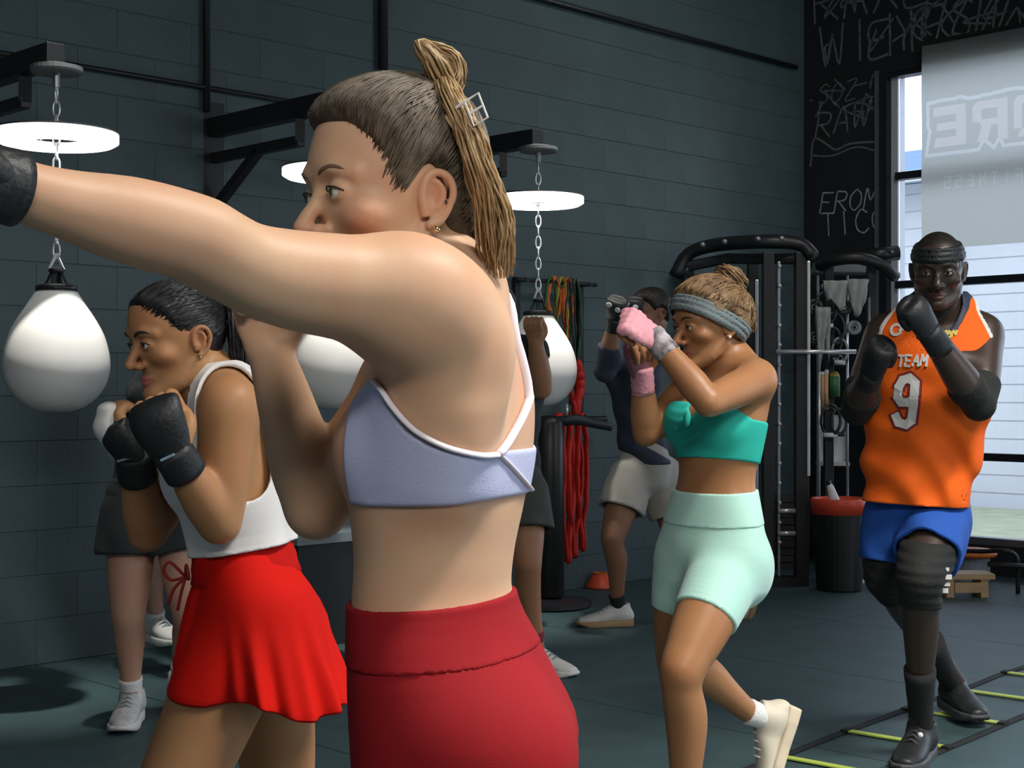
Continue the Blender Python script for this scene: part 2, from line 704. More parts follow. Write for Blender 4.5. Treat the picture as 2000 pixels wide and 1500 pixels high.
class Head:
    """head in its own frame: x right, y forward, z up, z = 0 at the eyes"""
    def __init__(s, fr, jaw=1.0, nose=1.0, male=False, slit=.0058):
        s.fr = fr
        j = jaw
        f0 = [0, 1.0, 0]
        s.cran = Ell((0, -.012, .030), (.074, .097, .086))
        s.face = Loft([((0, .012, .062), f0, .062, .066, .05), ((0, .014, .03), f0, .066, .071, .05),
                       ((0, .014, .0), f0, .066, .068, .05), ((0, .014, -.03), f0, .063, .068, .048),
                       ((0, .014, -.055), f0, .057 * j, .067, .044), ((0, .018, -.08), f0, .047 * j, .063, .042),
                       ((0, .026, -.098), f0, .033 * j, .054, .036)], sub=2, cap=.5)
        s.parts = [(Ell((0, .073, -.1), (.019 * j, .016, .015)), .02)]
        for q in (-1, 1):
            s.parts += [
                (Tube([(q * .054 * j, -.006, -.05), (q * .046 * j, .03, -.083), (q * .016 * j, .066, -.102)], [.016, .015, .013]), .02),
                (Ell((q * .045, .056, -.024), (.024, .022, .018)), .02),
                (Tube([(q * .010, .083, .021), (q * .030, .082, .026), (q * .050, .066, .02)], [.007, .0085, .007]), .012)]
        n = nose
        s.nose = [Tube([(0, .081, .014), (0, .089, -.006), (0, .098 + .004 * n, -.024), (0, .102 + .006 * n, -.034)],
                       [.0065, .0075, .0095 * n, .0105 * n], sub=3)]
        for q in (-1, 1):
            s.nose.append(Ell((q * .0115 * n, .093, -.0385), (.0085 * n, .0115, .0078)))
        s.nostril = [Ell((q * .0075, .1005, -.046), (.0035, .005, .0042)) for q in (-1, 1)]
        s.sock = [Ell((q * .0325, .098, .004), (.019, .017, .0115)) for q in (-1, 1)]
        s.lid = [Ell((q * .0325, .0735, .002), (.0158, .0152, .0135)) for q in (-1, 1)]
        s.slit = [Ell((q * .0325, .091, .0005), (.0142, .0135, slit)) for q in (-1, 1)]
        fl = 1.25 if male else 1.0
        s.lipu = Tube([(-.0225, .0745, -.0685), (-.010, .0835, -.0655), (0, .0850, -.0665), (.010, .0835, -.0655), (.0225, .0745, -.0685)],
                      [.0024, .0046 * fl, .0046 * fl, .0046 * fl, .0024])
        s.lipl = Tube([(-.0205, .0745, -.0705), (-.009, .0830, -.0750), (.009, .0830, -.0750), (.0205, .0745, -.0705)],
                      [.0024, .0056 * fl, .0056 * fl, .0024])
        s.mouth = Tube([(-.023, .080, -.0690), (0, .0905, -.0700), (.023, .080, -.0690)], [.0010, .0014, .0010])
        s.ears = []
        for q in (-1, 1):
            pl = [(-.001, .012, -.020), (-.004, .016, -.002), (-.007, .012, .016), (-.010, .000, .024), (-.013, -.013, .018),
                  (-.013, -.018, .002), (-.010, -.012, -.016), (-.004, -.003, -.028), (-.002, .006, -.031)]
            # helix rim
            rim = [(q * (.073 - x), y - .014, z - .006) for x, y, z in pl]
            s.ears.append((Tube(rim, [.0035, .0038, .0042, .0044, .0044, .0042, .0040, .0055, .0050], sub=3),
                           Ell((q * .0755, -.014, -.008), (.0055, .0145, .024)),
                           Tube([(q * .0790, -.007, .010), (q * .0815, -.016, .007), (q * .0825, -.0215, -.004), (q * .0795, -.017, -.019)], [.0026, .0034, .0038, .0034]),
                           Ell((q * .0850, -.0080, -.008), (.0085, .0070, .0110))))
        s.lo = fr.o - .17 * fr.sc
        s.hi = fr.o + .17 * fr.sc
    def ev(s, P):
        p = s.fr.loc(P)
        d = smin(s.cran.ev(p), s.face.ev(p), .03)
        for pr, k in s.parts:
            d = smin(d, ev(pr, p, .05), k)
        for pr in s.sock:
            d = smax(d, -ev(pr, p, .04), .014)
        nz = ev(s.nose[0], p, .05)
        for pr in s.nose[1:]:
            nz = smin(nz, ev(pr, p, .05), .006)
        d = smin(d, nz, .009)
        for pr in s.lid:
            d = smin(d, ev(pr, p, .04), .005)
        for pr in s.slit:
            d = smax(d, -ev(pr, p, .03), .0015)
        for pr in s.nostril:
            d = smax(d, -ev(pr, p, .03), .002)
        d = smin(d, np.minimum(ev(s.lipu, p, .03), ev(s.lipl, p, .03)), .0045)
        d = smax(d, -ev(s.mouth, p, .03), .0025)
        for rim, plate, anti, bowl in s.ears:
            e = smin(ev(rim, p, .04), smax(ev(plate, p, .04), -ev(bowl, p, .04), .004), .004)
            e = smin(e, ev(anti, p, .04), .003)
            d = smin(d, e, .006)
        return d * F32(s.fr.sc)
    def lip(s, P):
        p = s.fr.loc(P)
        d = np.minimum(ev(s.lipu, p, .03), ev(s.lipl, p, .03))
        m = np.clip(1 - d / .0018, 0, 1) * (p[:, 1] > .066)
        return m
    def flush(s, P):
        p = s.fr.loc(P)
        out = np.zeros(len(p), F32)
        for q in (-1, 1):
            d = np.sqrt(((p - A([q * .047, .06, -.03], dtype=F32)) ** 2).sum(1))
            out = np.maximum(out, .55 * np.clip(1 - d / .034, 0, 1))
        d = np.sqrt(((p - A([0, .104, -.034], dtype=F32)) ** 2).sum(1))
        out = np.maximum(out, .55 * np.clip(1 - d / .026, 0, 1))
        for q in (-1, 1):
            d = np.sqrt(((p - A([q * .08, -.014, -.004], dtype=F32)) ** 2).sum(1))
            out = np.maximum(out, .6 * np.clip(1 - d / .035, 0, 1))
        return out

class Hand:
    """closed fist (or part-open) in its frame: y along the forearm, z to the back of the hand, x across"""
    def __init__(s, fr, thumb=1, curl=1.0):
        s.fr = fr
        s.palm = Loft([((0, -.005, 0), (0, 0, 1), .026, .017, .017), ((0, .03, .002), (0, 0, 1), .037, .017, .018),
                       ((0, .07, .004), (0, 0, 1), .040, .014, .016)], sub=2, cap=.6)
        s.fing = []
        L = [.9, 1.0, .96, .82]
        for i in range(4):
            x = (-.031 + i * .0205) * -thumb
            l = L[i]
            s.fing.append(Tube([(x, .066, .006), (x, .084 + .008 * l, .004), (x, .092 + .006 * l, -.020 * l), (x, .070, -.034 * l), (x, .050, -.026)],
                               [.0110, .0108, .0102, .0094, .0088], sub=3))
        t = thumb
        s.fing.append(Tube([(t * .024, .012, -.008), (t * .038, .038, -.022), (t * .028, .066, -.040), (t * .006, .078, -.042)],
                           [.0145, .0135, .0115, .0100], sub=3))
        s.lo = fr.o - .15 * fr.sc
        s.hi = fr.o + .15 * fr.sc
    def ev(s, P):
        p = s.fr.loc(P)
        d = s.palm.ev(p)
        fg = None
        for f_ in s.fing:
            q = ev(f_, p, .05)
            fg = q if fg is None else smin(fg, q, .0022)
        return smin(d, fg, .007) * F32(s.fr.sc)

def lerp(a, b, t):
    return A(a, dtype=float) * (1 - t) + A(b, dtype=float) * t

TORSO_F = dict(crotch=(.150, .085, .090), hip=(.172, .098, .118), belly=(.152, .090, .095), waist=(.122, .086, .082),
               rib=(.135, .094, .090), chest=(.150, .098, .100), upper=(.152, .078, .095), sho=(.125, .052, .072), neck=(.058, .050, .055))
TORSO_M = dict(crotch=(.150, .095, .095), hip=(.170, .105, .118), belly=(.160, .102, .098), waist=(.152, .100, .095),
               rib=(.165, .112, .105), chest=(.182, .122, .115), upper=(.185, .095, .108), sho=(.150, .062, .082), neck=(.070, .060, .066))
ARM_F = [.050, .046, .043, .037, .036, .040, .034, .0245]
ARM_M = [.064, .062, .058, .047, .046, .052, .043, .0310]
LEG_F = [.088, .084, .070, .055, .052, .054, .041, .031]
LEG_M = [.092, .090, .078, .060, .056, .058, .045, .036]

class Body:
    """J: joints in world coordinates. P pelvis, W waist, C chest, N neck base; SL EL WL.. arms; HL KL AL TL legs"""
    def __init__(s, J, fP, fC, head, male=False, tor=None, arm=None, leg=None, bust=.055, stations=None, ts=1.0, breast=None, glute=1.0):
        s.J, s.head = J, head
        s.fP, s.fC = nrm(fP), nrm(fC)
        T = dict(TORSO_M if male else TORSO_F)
        if tor:
            T.update(tor)
        arm = arm or (ARM_M if male else ARM_F)
        leg = leg or (LEG_M if male else LEG_F)
        P, W, C, N = (A(J[k], dtype=float) for k in 'PWCN')
        ctr = dict(crotch=P + (P - W) * .42, hip=P, belly=lerp(P, W, .5), waist=W, rib=lerp(W, C, .5), chest=C,
                   upper=lerp(C, N, .42), sho=lerp(C, N, .78), neck=N)
        fm = dict(crotch=0, hip=0, belly=.15, waist=.4, rib=.75, chest=1, upper=1, sho=1, neck=1)
        if stations is None:
            st = []
            for k in ('crotch', 'hip', 'belly', 'waist', 'rib', 'chest', 'upper', 'sho', 'neck'):
                a, bf, bb = T[k]
                st.append((ctr[k], lerp(s.fP, s.fC, fm[k]), a * ts, bf * ts, bb * ts))
        else:
            st = stations
        s.st = st
        s.torso = Loft(st, sub=3, cap=.7)
        uC = nrm(N - W)
        s.uC = uC
        rC = nrm(np.cross(s.fC, uC))
        s.rC = rC
        s.fCo = np.cross(uC, rC)
        uP = nrm(W - P)
        s.uP = uP
        rP = nrm(np.cross(s.fP, uP))
        s.rP = rP
        s.fPo = np.cross(uP, rP)
        s.neck = Tube([N - uC * .02, lerp(N, head.fr.w((0, -.025, -.07)), .5), head.fr.w((0, -.022, -.05))],
                      [.060, .055, .056] if not male else [.072, .068, .066], sub=2)
        s.bust = []
        if bust and not male:
            bs = breast or .072
            for q in (-1, 1):
                c = C + s.fCo * (.062) + rC * q * bs - uC * .012
                s.bust.append(Ell(c, (bust * 1.05, bust * .95, bust * 1.1), np.stack([rC, s.fCo, uC])))
        if male:
            for q in (-1, 1):
                c = C + s.fCo * .075 + rC * q * .075 + uC * .03
                s.bust.append(Ell(c, (.085, .045, .06), np.stack([rC, s.fCo, uC])))
        s.glute = []
        for q, h in ((-1, 'HL'), (1, 'HR')):
            if h in J:
                c = lerp(J[h], P, .25) - s.fPo * .055 * glute - uP * .03
                s.glute.append(Ell(c, (.088 * glute, .080 * glute, .095 * glute), np.stack([rP, s.fPo, uP])))
        s.uarm, s.farm, s.trap = {}, {}, []
        for q in 'LR':
            S, E, Wr = (A(J[k + q], dtype=float) for k in 'SEW')
            r = arm
            s.uarm[q] = Tube([lerp(S, C, .12), S, lerp(S, E, .3), lerp(S, E, .65), lerp(S, E, .92), E], [r[0] * .9, r[0], r[1], r[2], r[3], r[3] * .97], sub=5)
            mid = nrm(lerp(S, Wr, .5) - E)
            s.farm[q] = Tube([lerp(E, S, .06) - mid * .002, lerp(E, Wr, .12), lerp(E, Wr, .3), lerp(E, Wr, .65), Wr], [r[4] * .9, r[4], r[5], r[6], r[7]], sub=5)
            s.trap.append(Tube([N - uC * .005, lerp(N, S, .5) - s.fCo * .01, lerp(N, S, .92)], [.050, .052, r[0] * .9] if not male else [.068, .064, r[0] * .95], sub=2))
        s.thigh, s.shin, s.foot = {}, {}, {}
        for q in 'LR':
            if 'H' + q not in J:
                continue
            H, K, An = (A(J[k + q], dtype=float) for k in 'HKA')
            r = leg
            s.thigh[q] = Tube([H, lerp(H, K, .3), lerp(H, K, .7), K], [r[0], r[1], r[2], r[3]], sub=9)
            dt = nrm(K - H)
            ds = nrm(An - K)
            tl = A(J['T' + q], dtype=float)
            back = (tl - An)
            back = -nrm(back - ds * np.dot(back, ds))
            s.shin[q] = Tube([lerp(K, H, .05), lerp(K, An, .1), lerp(K, An, .3) + back * .014, lerp(K, An, .6) + back * .008, lerp(K, An, .9), An],
                             [r[3] * .95, r[4], r[5], r[6], r[7] * 1.02, r[7]], sub=6)
            heel = An + back * .035 + ds * .045
            s.foot[q] = Tube([An + ds * .005, An + ds * .03], [r[7] * .95, .024], sub=1)
        s.hands = {}
    def core(s, P, off=0.0):
        d = ev(s.torso, P, .16)
        for g in s.glute:
            d = smin(d, ev(g, P, .13), .05)
        for b in s.bust:
            d = smin(d, ev(b, P, .12), .03)
        for t in s.thigh.values():
            d = smin(d, ev(t, P, .13), .035)
        return d
    def lower(s, P):
        d = ev(s.torso, P, .16)
        for g in s.glute:
            d = smin(d, ev(g, P, .13), .05)
        th = None
        for t in s.thigh.values():
            q = ev(t, P, .13)
            th = q if th is None else np.minimum(th, q)
        return smin(d, th, .035) if th is not None else d
    def trunk(s, P):
        d = ev(s.torso, P, .16)
        for b in s.bust:
            d = smin(d, ev(b, P, .12), .03)
        for t in s.trap:
            d = smin(d, ev(t, P, .13), .04)
        return d
    def ev(s, P):
        d = s.core(P)
        for t in s.trap:
            d = smin(d, ev(t, P, .13), .045)
        for q in s.uarm:
            d = smin(d, ev(s.uarm[q], P, .08), .030)
        d = smin(d, ev(s.neck, P, .08), .03)
        d = smin(d, ev(s.head, P, .04), .016)
        for q in s.shin:
            d = smin(d, ev(s.shin[q], P, .06), .018)
            d = smin(d, ev(s.foot[q], P, .06), .012)
        for q in s.farm:
            fa = ev(s.farm[q], P, .06)
            if q in s.hands:
                fa = smin(fa, ev(s.hands[q], P, .05), .012)
            d = smin(d, fa, .010)
        return d
    def bounds(s, pad=.03):
        lo = np.array([1e9] * 3)
        hi = -lo
        for pr in [s.torso, s.head] + s.glute + s.bust + list(s.uarm.values()) + list(s.farm.values()) + list(s.thigh.values()) \
                + list(s.shin.values()) + list(s.foot.values()) + list(s.hands.values()):
            lo = np.minimum(lo, pr.lo)
            hi = np.maximum(hi, pr.hi)
        return lo - pad, hi + pad
    def mesh(s, parent, m, h, hf=None, face=True):
        lo, hi = s.bounds()
        fine = None
        if hf:
            fr = s.head.fr
            fine = (fr.o - .125 * fr.sc, fr.o + .125 * fr.sc, hf)
        at = {'lip': s.head.lip, 'flush': s.head.flush}
        def soft(V):
            w = np.ones(len(V))
            fr_ = s.head.fr
            w *= np.clip((np.linalg.norm(V - (fr_.o + fr_.z * .01), axis=1) - .125 * fr_.sc) / .03, 0, 1)
            for hd in s.hands.values():
                w *= np.clip((np.linalg.norm(V - hd.fr.w((0, .05, -.01)), axis=1) - .075) / .03, 0, 1)
            return w
        return sdf_obj('body', s.ev, lo, hi, h, m, parent, fine=fine, attrs=at, soften=soft)

def face_parts(parent, fr, iris, brow_m, white_m, look=(0, 1, 0), lash=True, sides=(-1, 1), brow_r=.0024, lash_m=None):
    """eyeballs with iris and pupil, brows and lashes of one head"""
    for q in sides:
        c = A([q * .0325, .0738, .002])
        e = MB().ball(fr.w(c), .0138 * fr.sc, 20).build('eye', white_m, parent, smooth=True)
        l = nrm(look)
        ic = c + l * .0118
        ax = np.stack(frame_z(fr.M.T @ l if False else (l @ fr.M)))
        MB().ball(fr.w(ic), (.0060 * fr.sc, .0060 * fr.sc, .0026 * fr.sc), 16, ax).build('iris', iris, e, smooth=True)
        MB().ball(fr.w(c + l * .0135), (.0027 * fr.sc, .0027 * fr.sc, .0014 * fr.sc), 12, ax).build('pupil', M['pupil'], e, smooth=True)
        pts = [fr.w((q * .0130, .0905, .0205)), fr.w((q * .0240, .0915, .0255)), fr.w((q * .0380, .0865, .0278)), fr.w((q * .0520, .0745, .0220))]
        MB().tube(catmull(np.array(pts), 4), list(np.interp(np.linspace(0, 1, 13), [0, .3, .8, 1], [brow_r, brow_r * 1.5, brow_r * 1.1, .0006])), 6, flat=.9).build('eyebrow', brow_m, parent, smooth=True)
        if lash:
            pts = [fr.w((q * .0195, .0850, .0028)), fr.w((q * .0260, .0890, .0062)), fr.w((q * .0325, .0895, .0070)), fr.w((q * .0410, .0865, .0055)), fr.w((q * .0485, .0790, .0010))]
            MB().tube(catmull(np.array(pts), 3), [.0006] + [.0011] * 11 + [.0006], 5).build('eyelash', lash_m or brow_m, parent, smooth=True)

HAIRLINE = [(.095, .082), (.068, .074), (.048, .050), (.038, .030), (.028, .016), (.020, .012), (.012, .018), (-.010, .026), (-.034, .010),
            (-.036, -.030), (-.050, -.062), (-.13, -.07), (-.16, .2), (.10, .2)]
def hair_cap(parent, head, m, off=.008, h=.003, hairline=HAIRLINE, extra=None, name='hair', noise=0.0, top=0.0):
    fr = head.fr
    def f(P):
        p = fr.loc(P)
        r = poly_sd(hairline, p[:, 1], p[:, 2])
        thin = np.clip(-r / .026, 0, 1)
        thin = thin * (2 - thin)
        d = np.minimum(smin(head.cran.ev(p), head.face.ev(p), .03), Ell((0, -.018, .020), (.074, .088, .088)).ev(p)) - off * thin + .0006
        if top:
            d = d - top * np.clip((p[:, 2] - .03) / .07, 0, 1) * thin
        if noise:
            th = np.arctan2(p[:, 0], p[:, 2] - .0)
            d = d + thin * noise * np.sin(th * 46 + 9 * np.sin(p[:, 1] * 40)) * .5 + thin * noise * .5 * np.sin(th * 97 + 5 * np.sin(p[:, 1] * 55))
        d = smax(d, r, .006)
        if extra is not None:
            d = smin(d, extra(p), .008)
        return d * F32(fr.sc)
    o = sdf_obj(name, f, fr.o - .26 * fr.sc, fr.o + .26 * fr.sc, h, m, parent, slack=.015)
    def capf(P):
        p = fr.loc(P)
        r = poly_sd(hairline, p[:, 1], p[:, 2])
        thin = np.clip(-r / .026, 0, 1)
        thin = thin * (2 - thin)
        d = np.minimum(smin(head.cran.ev(p), head.face.ev(p), .03), Ell((0, -.018, .020), (.074, .088, .088)).ev(p)) - off * thin
        if top:
            d = d - top * np.clip((p[:, 2] - .03) / .07, 0, 1) * thin
        return d * F32(fr.sc)
    return capf

def strands(parent, fr, m, starts, end, capf, n_seg=12, r=.0007, spread=.01, name='hair_strands', lift=.0012):
    """thin locks combed over the cap of hair from the hairline to a gathering point"""
    cen = A([0, -.018, .024])
    R = A([.084, .106, .098])
    e = A(end)
    n = len(starts)
    T = np.linspace(0, 1, n_seg + 1)
    a = np.array(starts) + rng.normal(0, .0025, (n, 3))
    b = e + rng.normal(0, spread, (n, 3))
    q = a[:, None] * (1 - T)[None, :, None] + b[:, None] * T[None, :, None] - cen
    q = q / np.maximum(np.sqrt(((q / R) ** 2).sum(-1)), 1e-3)[..., None]
    q[..., 0] += .0025 * np.sin(T[None] * 6 + rng.uniform(0, 6, (n, 1))) * (T[None] * (1 - T[None]) * 4)
    W = (fr.o + fr.sc * ((q + cen) @ fr.M)).reshape(-1, 3)
    cw = fr.w(cen)
    dr = W - cw
    dr /= np.linalg.norm(dr, axis=1)[:, None]
    tgt = np.repeat(rng.uniform(-.0005, lift, n), n_seg + 1)
    for _ in range(6):
        W = W - dr * ((capf(W.astype(F32)) - tgt) * .9)[:, None]
    W = W.reshape(n, n_seg + 1, 3)
    mb = MB()
    for k in range(n):
        w = r * fr.sc * rng.uniform(.7, 1.4)
        mb.tube(W[k], [w * .3] + [w] * (n_seg - 1) + [w * .7], 4)
    o = mb.build(name, m, parent, smooth=True)
    o['kind'] = 'stuff'
    return o

def locks(parent, path, rad, m, n=60, r=.0016, name='hair_locks', seg=16, twist=1.5, wav=.004, taper=.3):
    """a bundle of locks along a path (points, radii)"""
    a = catmull(np.hstack([np.asarray(path, float), np.asarray(rad, float).reshape(-1, 1)]), 8)
    idx = np.linspace(0, len(a) - 1, seg)
    ctr = np.stack([np.interp(idx, np.arange(len(a)), a[:, i]) for i in range(4)], 1)
    mb = MB()
    for k in range(n):
        ang, rho = rng.uniform(0, 6.283), math.sqrt(rng.uniform(.15, 1))
        pts, ph = [], rng.uniform(0, 6)
        e = int(seg * rng.uniform(.8, 1.0))
        X = None
        for i in range(e):
            d = nrm(ctr[min(i + 1, seg - 1), :3] - ctr[max(i - 1, 0), :3])
            x = frame_z(d)[0] if X is None else nrm(X - d * np.dot(X, d))
            X = x
            y = np.cross(d, x)
            an = ang + twist * i / seg
            rr = ctr[i, 3] * rho
            pts.append(ctr[i, :3] + x * rr * math.cos(an) + y * rr * math.sin(an)
                       + wav * (x * math.sin(ph + i * .9) + y * math.cos(ph * 1.7 + i * .8)))
        w = [r * (1 if i < e * .6 else 1 - (1 - taper) * (i - e * .6) / (e * .4)) for i in range(e)]
        mb.tube(pts, w, 5)
    o = mb.build(name, m, parent, smooth=True)
    o['kind'] = 'stuff'
    return o

def shoe(parent, ankle, toe, up, upper_m, sole_m, sc=1.0, h=.006, sock_m=None, sock_top=None, sock_r=None, lace_m=None, name='shoe', heel_m=None):
    """trainer round the foot: upper, sole, laces; sock as a part of its own"""
    an, to = A(ankle, dtype=float), A(toe, dtype=float)
    u = nrm(up)
    f = nrm((to - an) - u * np.dot(to - an, u))
    r = np.cross(f, u)
    fr = Frame(an, f, u, sc)
    upper = Loft([((0, -.055, -.048), (0, 0, 1), .030, .030, .030), ((0, -.03, -.04), (0, 0, 1), .038, .042, .035), ((0, .03, -.042), (0, 0, 1), .041, .048, .035),
                  ((0, .09, -.055), (0, 0, 1), .046, .034, .024), ((0, .15, -.063), (0, 0, 1), .044, .024, .018), ((0, .185, -.066), (0, 0, 1), .030, .017, .014)], sub=2, cap=.9)
    collar = Tube([(0, -.022, -.03), (0, -.020, .015)], [.043, .042], sub=1)
    hole = Tube([(0, -.016, .0), (0, -.014, .06)], [.033, .035], sub=1)
    def fu(P):
        p = fr.loc(P)
        d = smin(upper.ev(p), collar.ev(p), .03)
        d = smax(d, p[:, 2] - .014 + .25 * (p[:, 1] + .03) * .3, .004)
        d = smax(d, -hole.ev(p), .004)
        d = smax(d, -(p[:, 2] + .074), .003)
        return d * F32(sc)
    up_o = sdf_obj(name, fu, an - .26 * sc, an + .26 * sc, h, upper_m, parent, slack=.015)
    outl = [(-.034, -.075), (.034, -.075), (.042, -.03), (.044, .04), (.052, .10), (.050, .155), (.032, .20), (0, .212), (-.032, .2), (-.050, .155), (-.052, .10), (-.044, .04), (-.042, -.03)]
    def fs(P):
        p = fr.loc(P)
        d = poly_sd(outl, p[:, 0], p[:, 1])
        top = -.066 + .010 * np.clip(-p[:, 1] / .08, 0, 1)
        bot = -.098 + .02 * np.clip((p[:, 1] - .13) / .08, 0, 1) ** 1.5
        return smax(smax(d, p[:, 2] - top, .008), bot - p[:, 2], .006) * F32(sc)
    sdf_obj('sole', fs, an - .26 * sc, an + .26 * sc, h, sole_m, up_o, slack=.015)
    if lace_m is not None:
        for k in range(4):
            t = .035 + k * .021
            z = .004 - k * .0085
            MB().tube([fr.w((-.024, t, z - .010)), fr.w((0, t + .004, z + .006)), fr.w((.024, t, z - .010))], .0032 * sc, 6).build('lace', lace_m, up_o, smooth=True)
    if sock_m is not None:
        st = A(sock_top, dtype=float)
        mb = MB()
        n = 9
        base = fr.w((0, -.012, -.02))
        pts = [lerp(base, st, i / (n - 1)) for i in range(n)]
        rr = [np.interp(i / (n - 1), [0, .4, 1], [.036 * sc, .036 * sc, sock_r or .040 * sc]) + (.0012 if i % 2 else 0) for i in range(n)]
        mb.tube(pts, rr, 20).build('sock', sock_m, parent, smooth=True)
    return up_o

def glove_fist(parent, hand, m, pad=.010, cuff=None, cuff_m=None, fingers_bare=True, h=.004, wrist=None, elbow=None, cuff_r=.036, cuff_len=.07, name='glove', big=1.0, short=1.0):
    """padded training glove over the back of a fist, fingertips left bare, with a strapped cuff"""
    fr = hand.fr
    padp = Loft([((0, -.01, .004), (0, 0, 1), .032, .022, .020), ((0, .035 * short, .010), (0, 0, 1), .044 * big, .028 * big, .020), ((0, .075 * short, .012), (0, 0, 1), .049 * big, .030 * big, .012),
                 ((0, .102 * short, .000 + .010 * (1 - short) * 4), (0, 0, 1), .047 * big, .030 * big * short, .022 * short), ((0, .108 * short, -.020 * (1 if short == 1 else -.2)), (0, 0, 1), .044 * big, .018, .020 * short)], sub=3, cap=.8 if short == 1 else .5)
    def f(P):
        p = fr.loc(P)
        d = padp.ev(p)
        q = hand.palm.ev(p) - .004
        d = smin(d, q, .01)
        for fg in hand.fing[:4]:
            d = smin(d, ev(fg, p, .04) - (.004 if not fingers_bare else -.004), .006)
        if not fingers_bare:
            d = smin(d, ev(hand.fing[4], p, .04) - .004, .006)
        return d * F32(fr.sc)
    g = sdf_obj(name, f, hand.lo, hand.hi, h, m, parent, slack=.015)
    if wrist is not None:
        wv = nrm(A(elbow, dtype=float) - A(wrist, dtype=float))
        w0 = A(wrist, dtype=float) - wv * .012
        mb = MB().tube([w0 + wv * cuff_len * t for t in np.linspace(0, 1, 6)], [cuff_r * .96, cuff_r, cuff_r * 1.01, cuff_r * 1.02, cuff_r * 1.04, cuff_r * 1.05], 24)
        mb.build('cuff', cuff_m or m, g, smooth=True)
    return g

def shell(f, th):
    return lambda P: np.abs(f(P)) - th
# ------------------------------------------------------------------ material library
M = {}
M['block'] = mat('painted_block', (.057, .090, .097), rough=.55, var=.10, scale=3.0, bump=.25, bscale=60)
M['mortar'] = mat('painted_joint', (.050, .078, .084), rough=.7, var=.15, scale=8)
M['blackwall'] = mat('black_wall_paint', (.012, .015, .018), rough=.6, var=.2, scale=3, bump=.1, bscale=40)
M['ceil'] = mat('dark_ceiling', (.012, .013, .014), rough=.9, var=.2, scale=2)
M['plainwall'] = mat('dark_grey_wall', (.06, .07, .075), rough=.8, var=.12, scale=2)
M['rubber'] = mat('rubber_floor', (.046, .084, .090), rough=.55, var=.16, scale=5.0, bump=.12, bscale=220, spec=.35)
M['seam'] = mat('floor_seam', (.012, .015, .018), rough=.8, var=.1)
M['steel'] = mat('black_steel', (.010, .011, .013), rough=.45, var=.2, scale=10)
M['steel2'] = mat('worn_black_steel', (.022, .025, .028), rough=.5, var=.25, scale=14)
M['chrome'] = mat('chrome', (.75, .76, .78), rough=.25, metal=.55, var=.06)
M['brushed'] = mat('brushed_grey_metal', (.30, .32, .34), rough=.4, metal=.8, var=.1)
M['whitebag'] = mat('white_vinyl', (.84, .83, .79), rough=.38, var=.04, scale=4, spec=.4)
M['blackvinyl'] = mat('black_vinyl', (.012, .013, .014), rough=.4, var=.2)
M['ringglow'] = emat('ring_light_glow', (1.0, 1.0, .98), 4.0)
M['fixture'] = mat('grey_fixture', (.11, .12, .12), rough=.5, var=.1)
M['frame'] = mat('dark_aluminium', (.02, .025, .035), rough=.35, metal=.3, var=.1)
M['framelight'] = mat('grey_aluminium', (.20, .22, .25), rough=.35, metal=.6, var=.1)
M['jamb'] = mat('white_jamb', (.60, .62, .66), rough=.5, var=.03)
M['banner'] = mat('grey_banner_cloth', (.43, .44, .41), rough=.8, var=.05, scale=2, color2=(.47, .475, .45))
M['bannerprint'] = mat('banner_print', (.74, .69, .66), rough=.8, var=.03)
M['bannerline'] = mat('banner_outline', (.80, .82, .78), rough=.8, var=.03)
M['bannerfaint'] = mat('banner_small_print', (.58, .58, .56), rough=.8, var=.03)
M['chalk'] = mat('grey_paint_marker', (.13, .15, .155), rough=.8, var=.35, scale=30)
M['chalk2'] = mat('pale_paint_marker', (.36, .41, .42), rough=.8, var=.35, scale=30)
M['red'] = mat('red_band', (.55, .022, .012), rough=.5, var=.2, scale=20)
M['orange'] = mat('orange_band', (.62, .15, .02), rough=.5, var=.2, scale=20)
M['green'] = mat('green_band', (.03, .14, .05), rough=.5, var=.2, scale=20)
M['yellow'] = mat('olive_yellow_band', (.36, .30, .04), rough=.5, var=.2, scale=20)
M['purple'] = mat('dark_purple_band', (.05, .035, .08), rough=.5, var=.2, scale=20)
M['lime'] = mat('lime_rung', (.50, .62, .10), rough=.45, var=.08)
M['webbing'] = mat('black_webbing', (.010, .012, .012), rough=.8, var=.2)
M['binblack'] = mat('black_plastic', (.012, .014, .014), rough=.45, var=.2)
M['binred'] = mat('red_plastic', (.72, .08, .035), rough=.4, var=.08)
M['whiteplastic'] = mat('white_plastic', (.72, .73, .72), rough=.5, var=.05)
M['greyplastic'] = mat('grey_plastic', (.22, .26, .28), rough=.5, var=.1)
M['wood'] = mat('pale_wood', (.55, .36, .18), rough=.5, var=.15, scale=3, stretch=(1, 14, 14))
M['tan'] = mat('tan_leather', (.45, .28, .14), rough=.6, var=.15)
M['walk'] = mat('pale_walk', (.42, .42, .43), rough=.8, var=.06, scale=2)
M['siding'] = mat('white_siding', (.62, .625, .64), rough=.7, var=.04, scale=1.5)
M['roof'] = mat('blue_grey_roof', (.10, .18, .30), rough=.7, var=.12, scale=3)
M['pavement'] = mat('grey_asphalt', (.10, .10, .10), rough=.8, var=.08, scale=2)
M['grass'] = mat('dry_grass', (.26, .28, .18), rough=.9, var=.3, scale=5, color2=(.36, .37, .25))
M['pupil'] = mat('pupil_black', (.004, .004, .004), rough=.1, var=0)
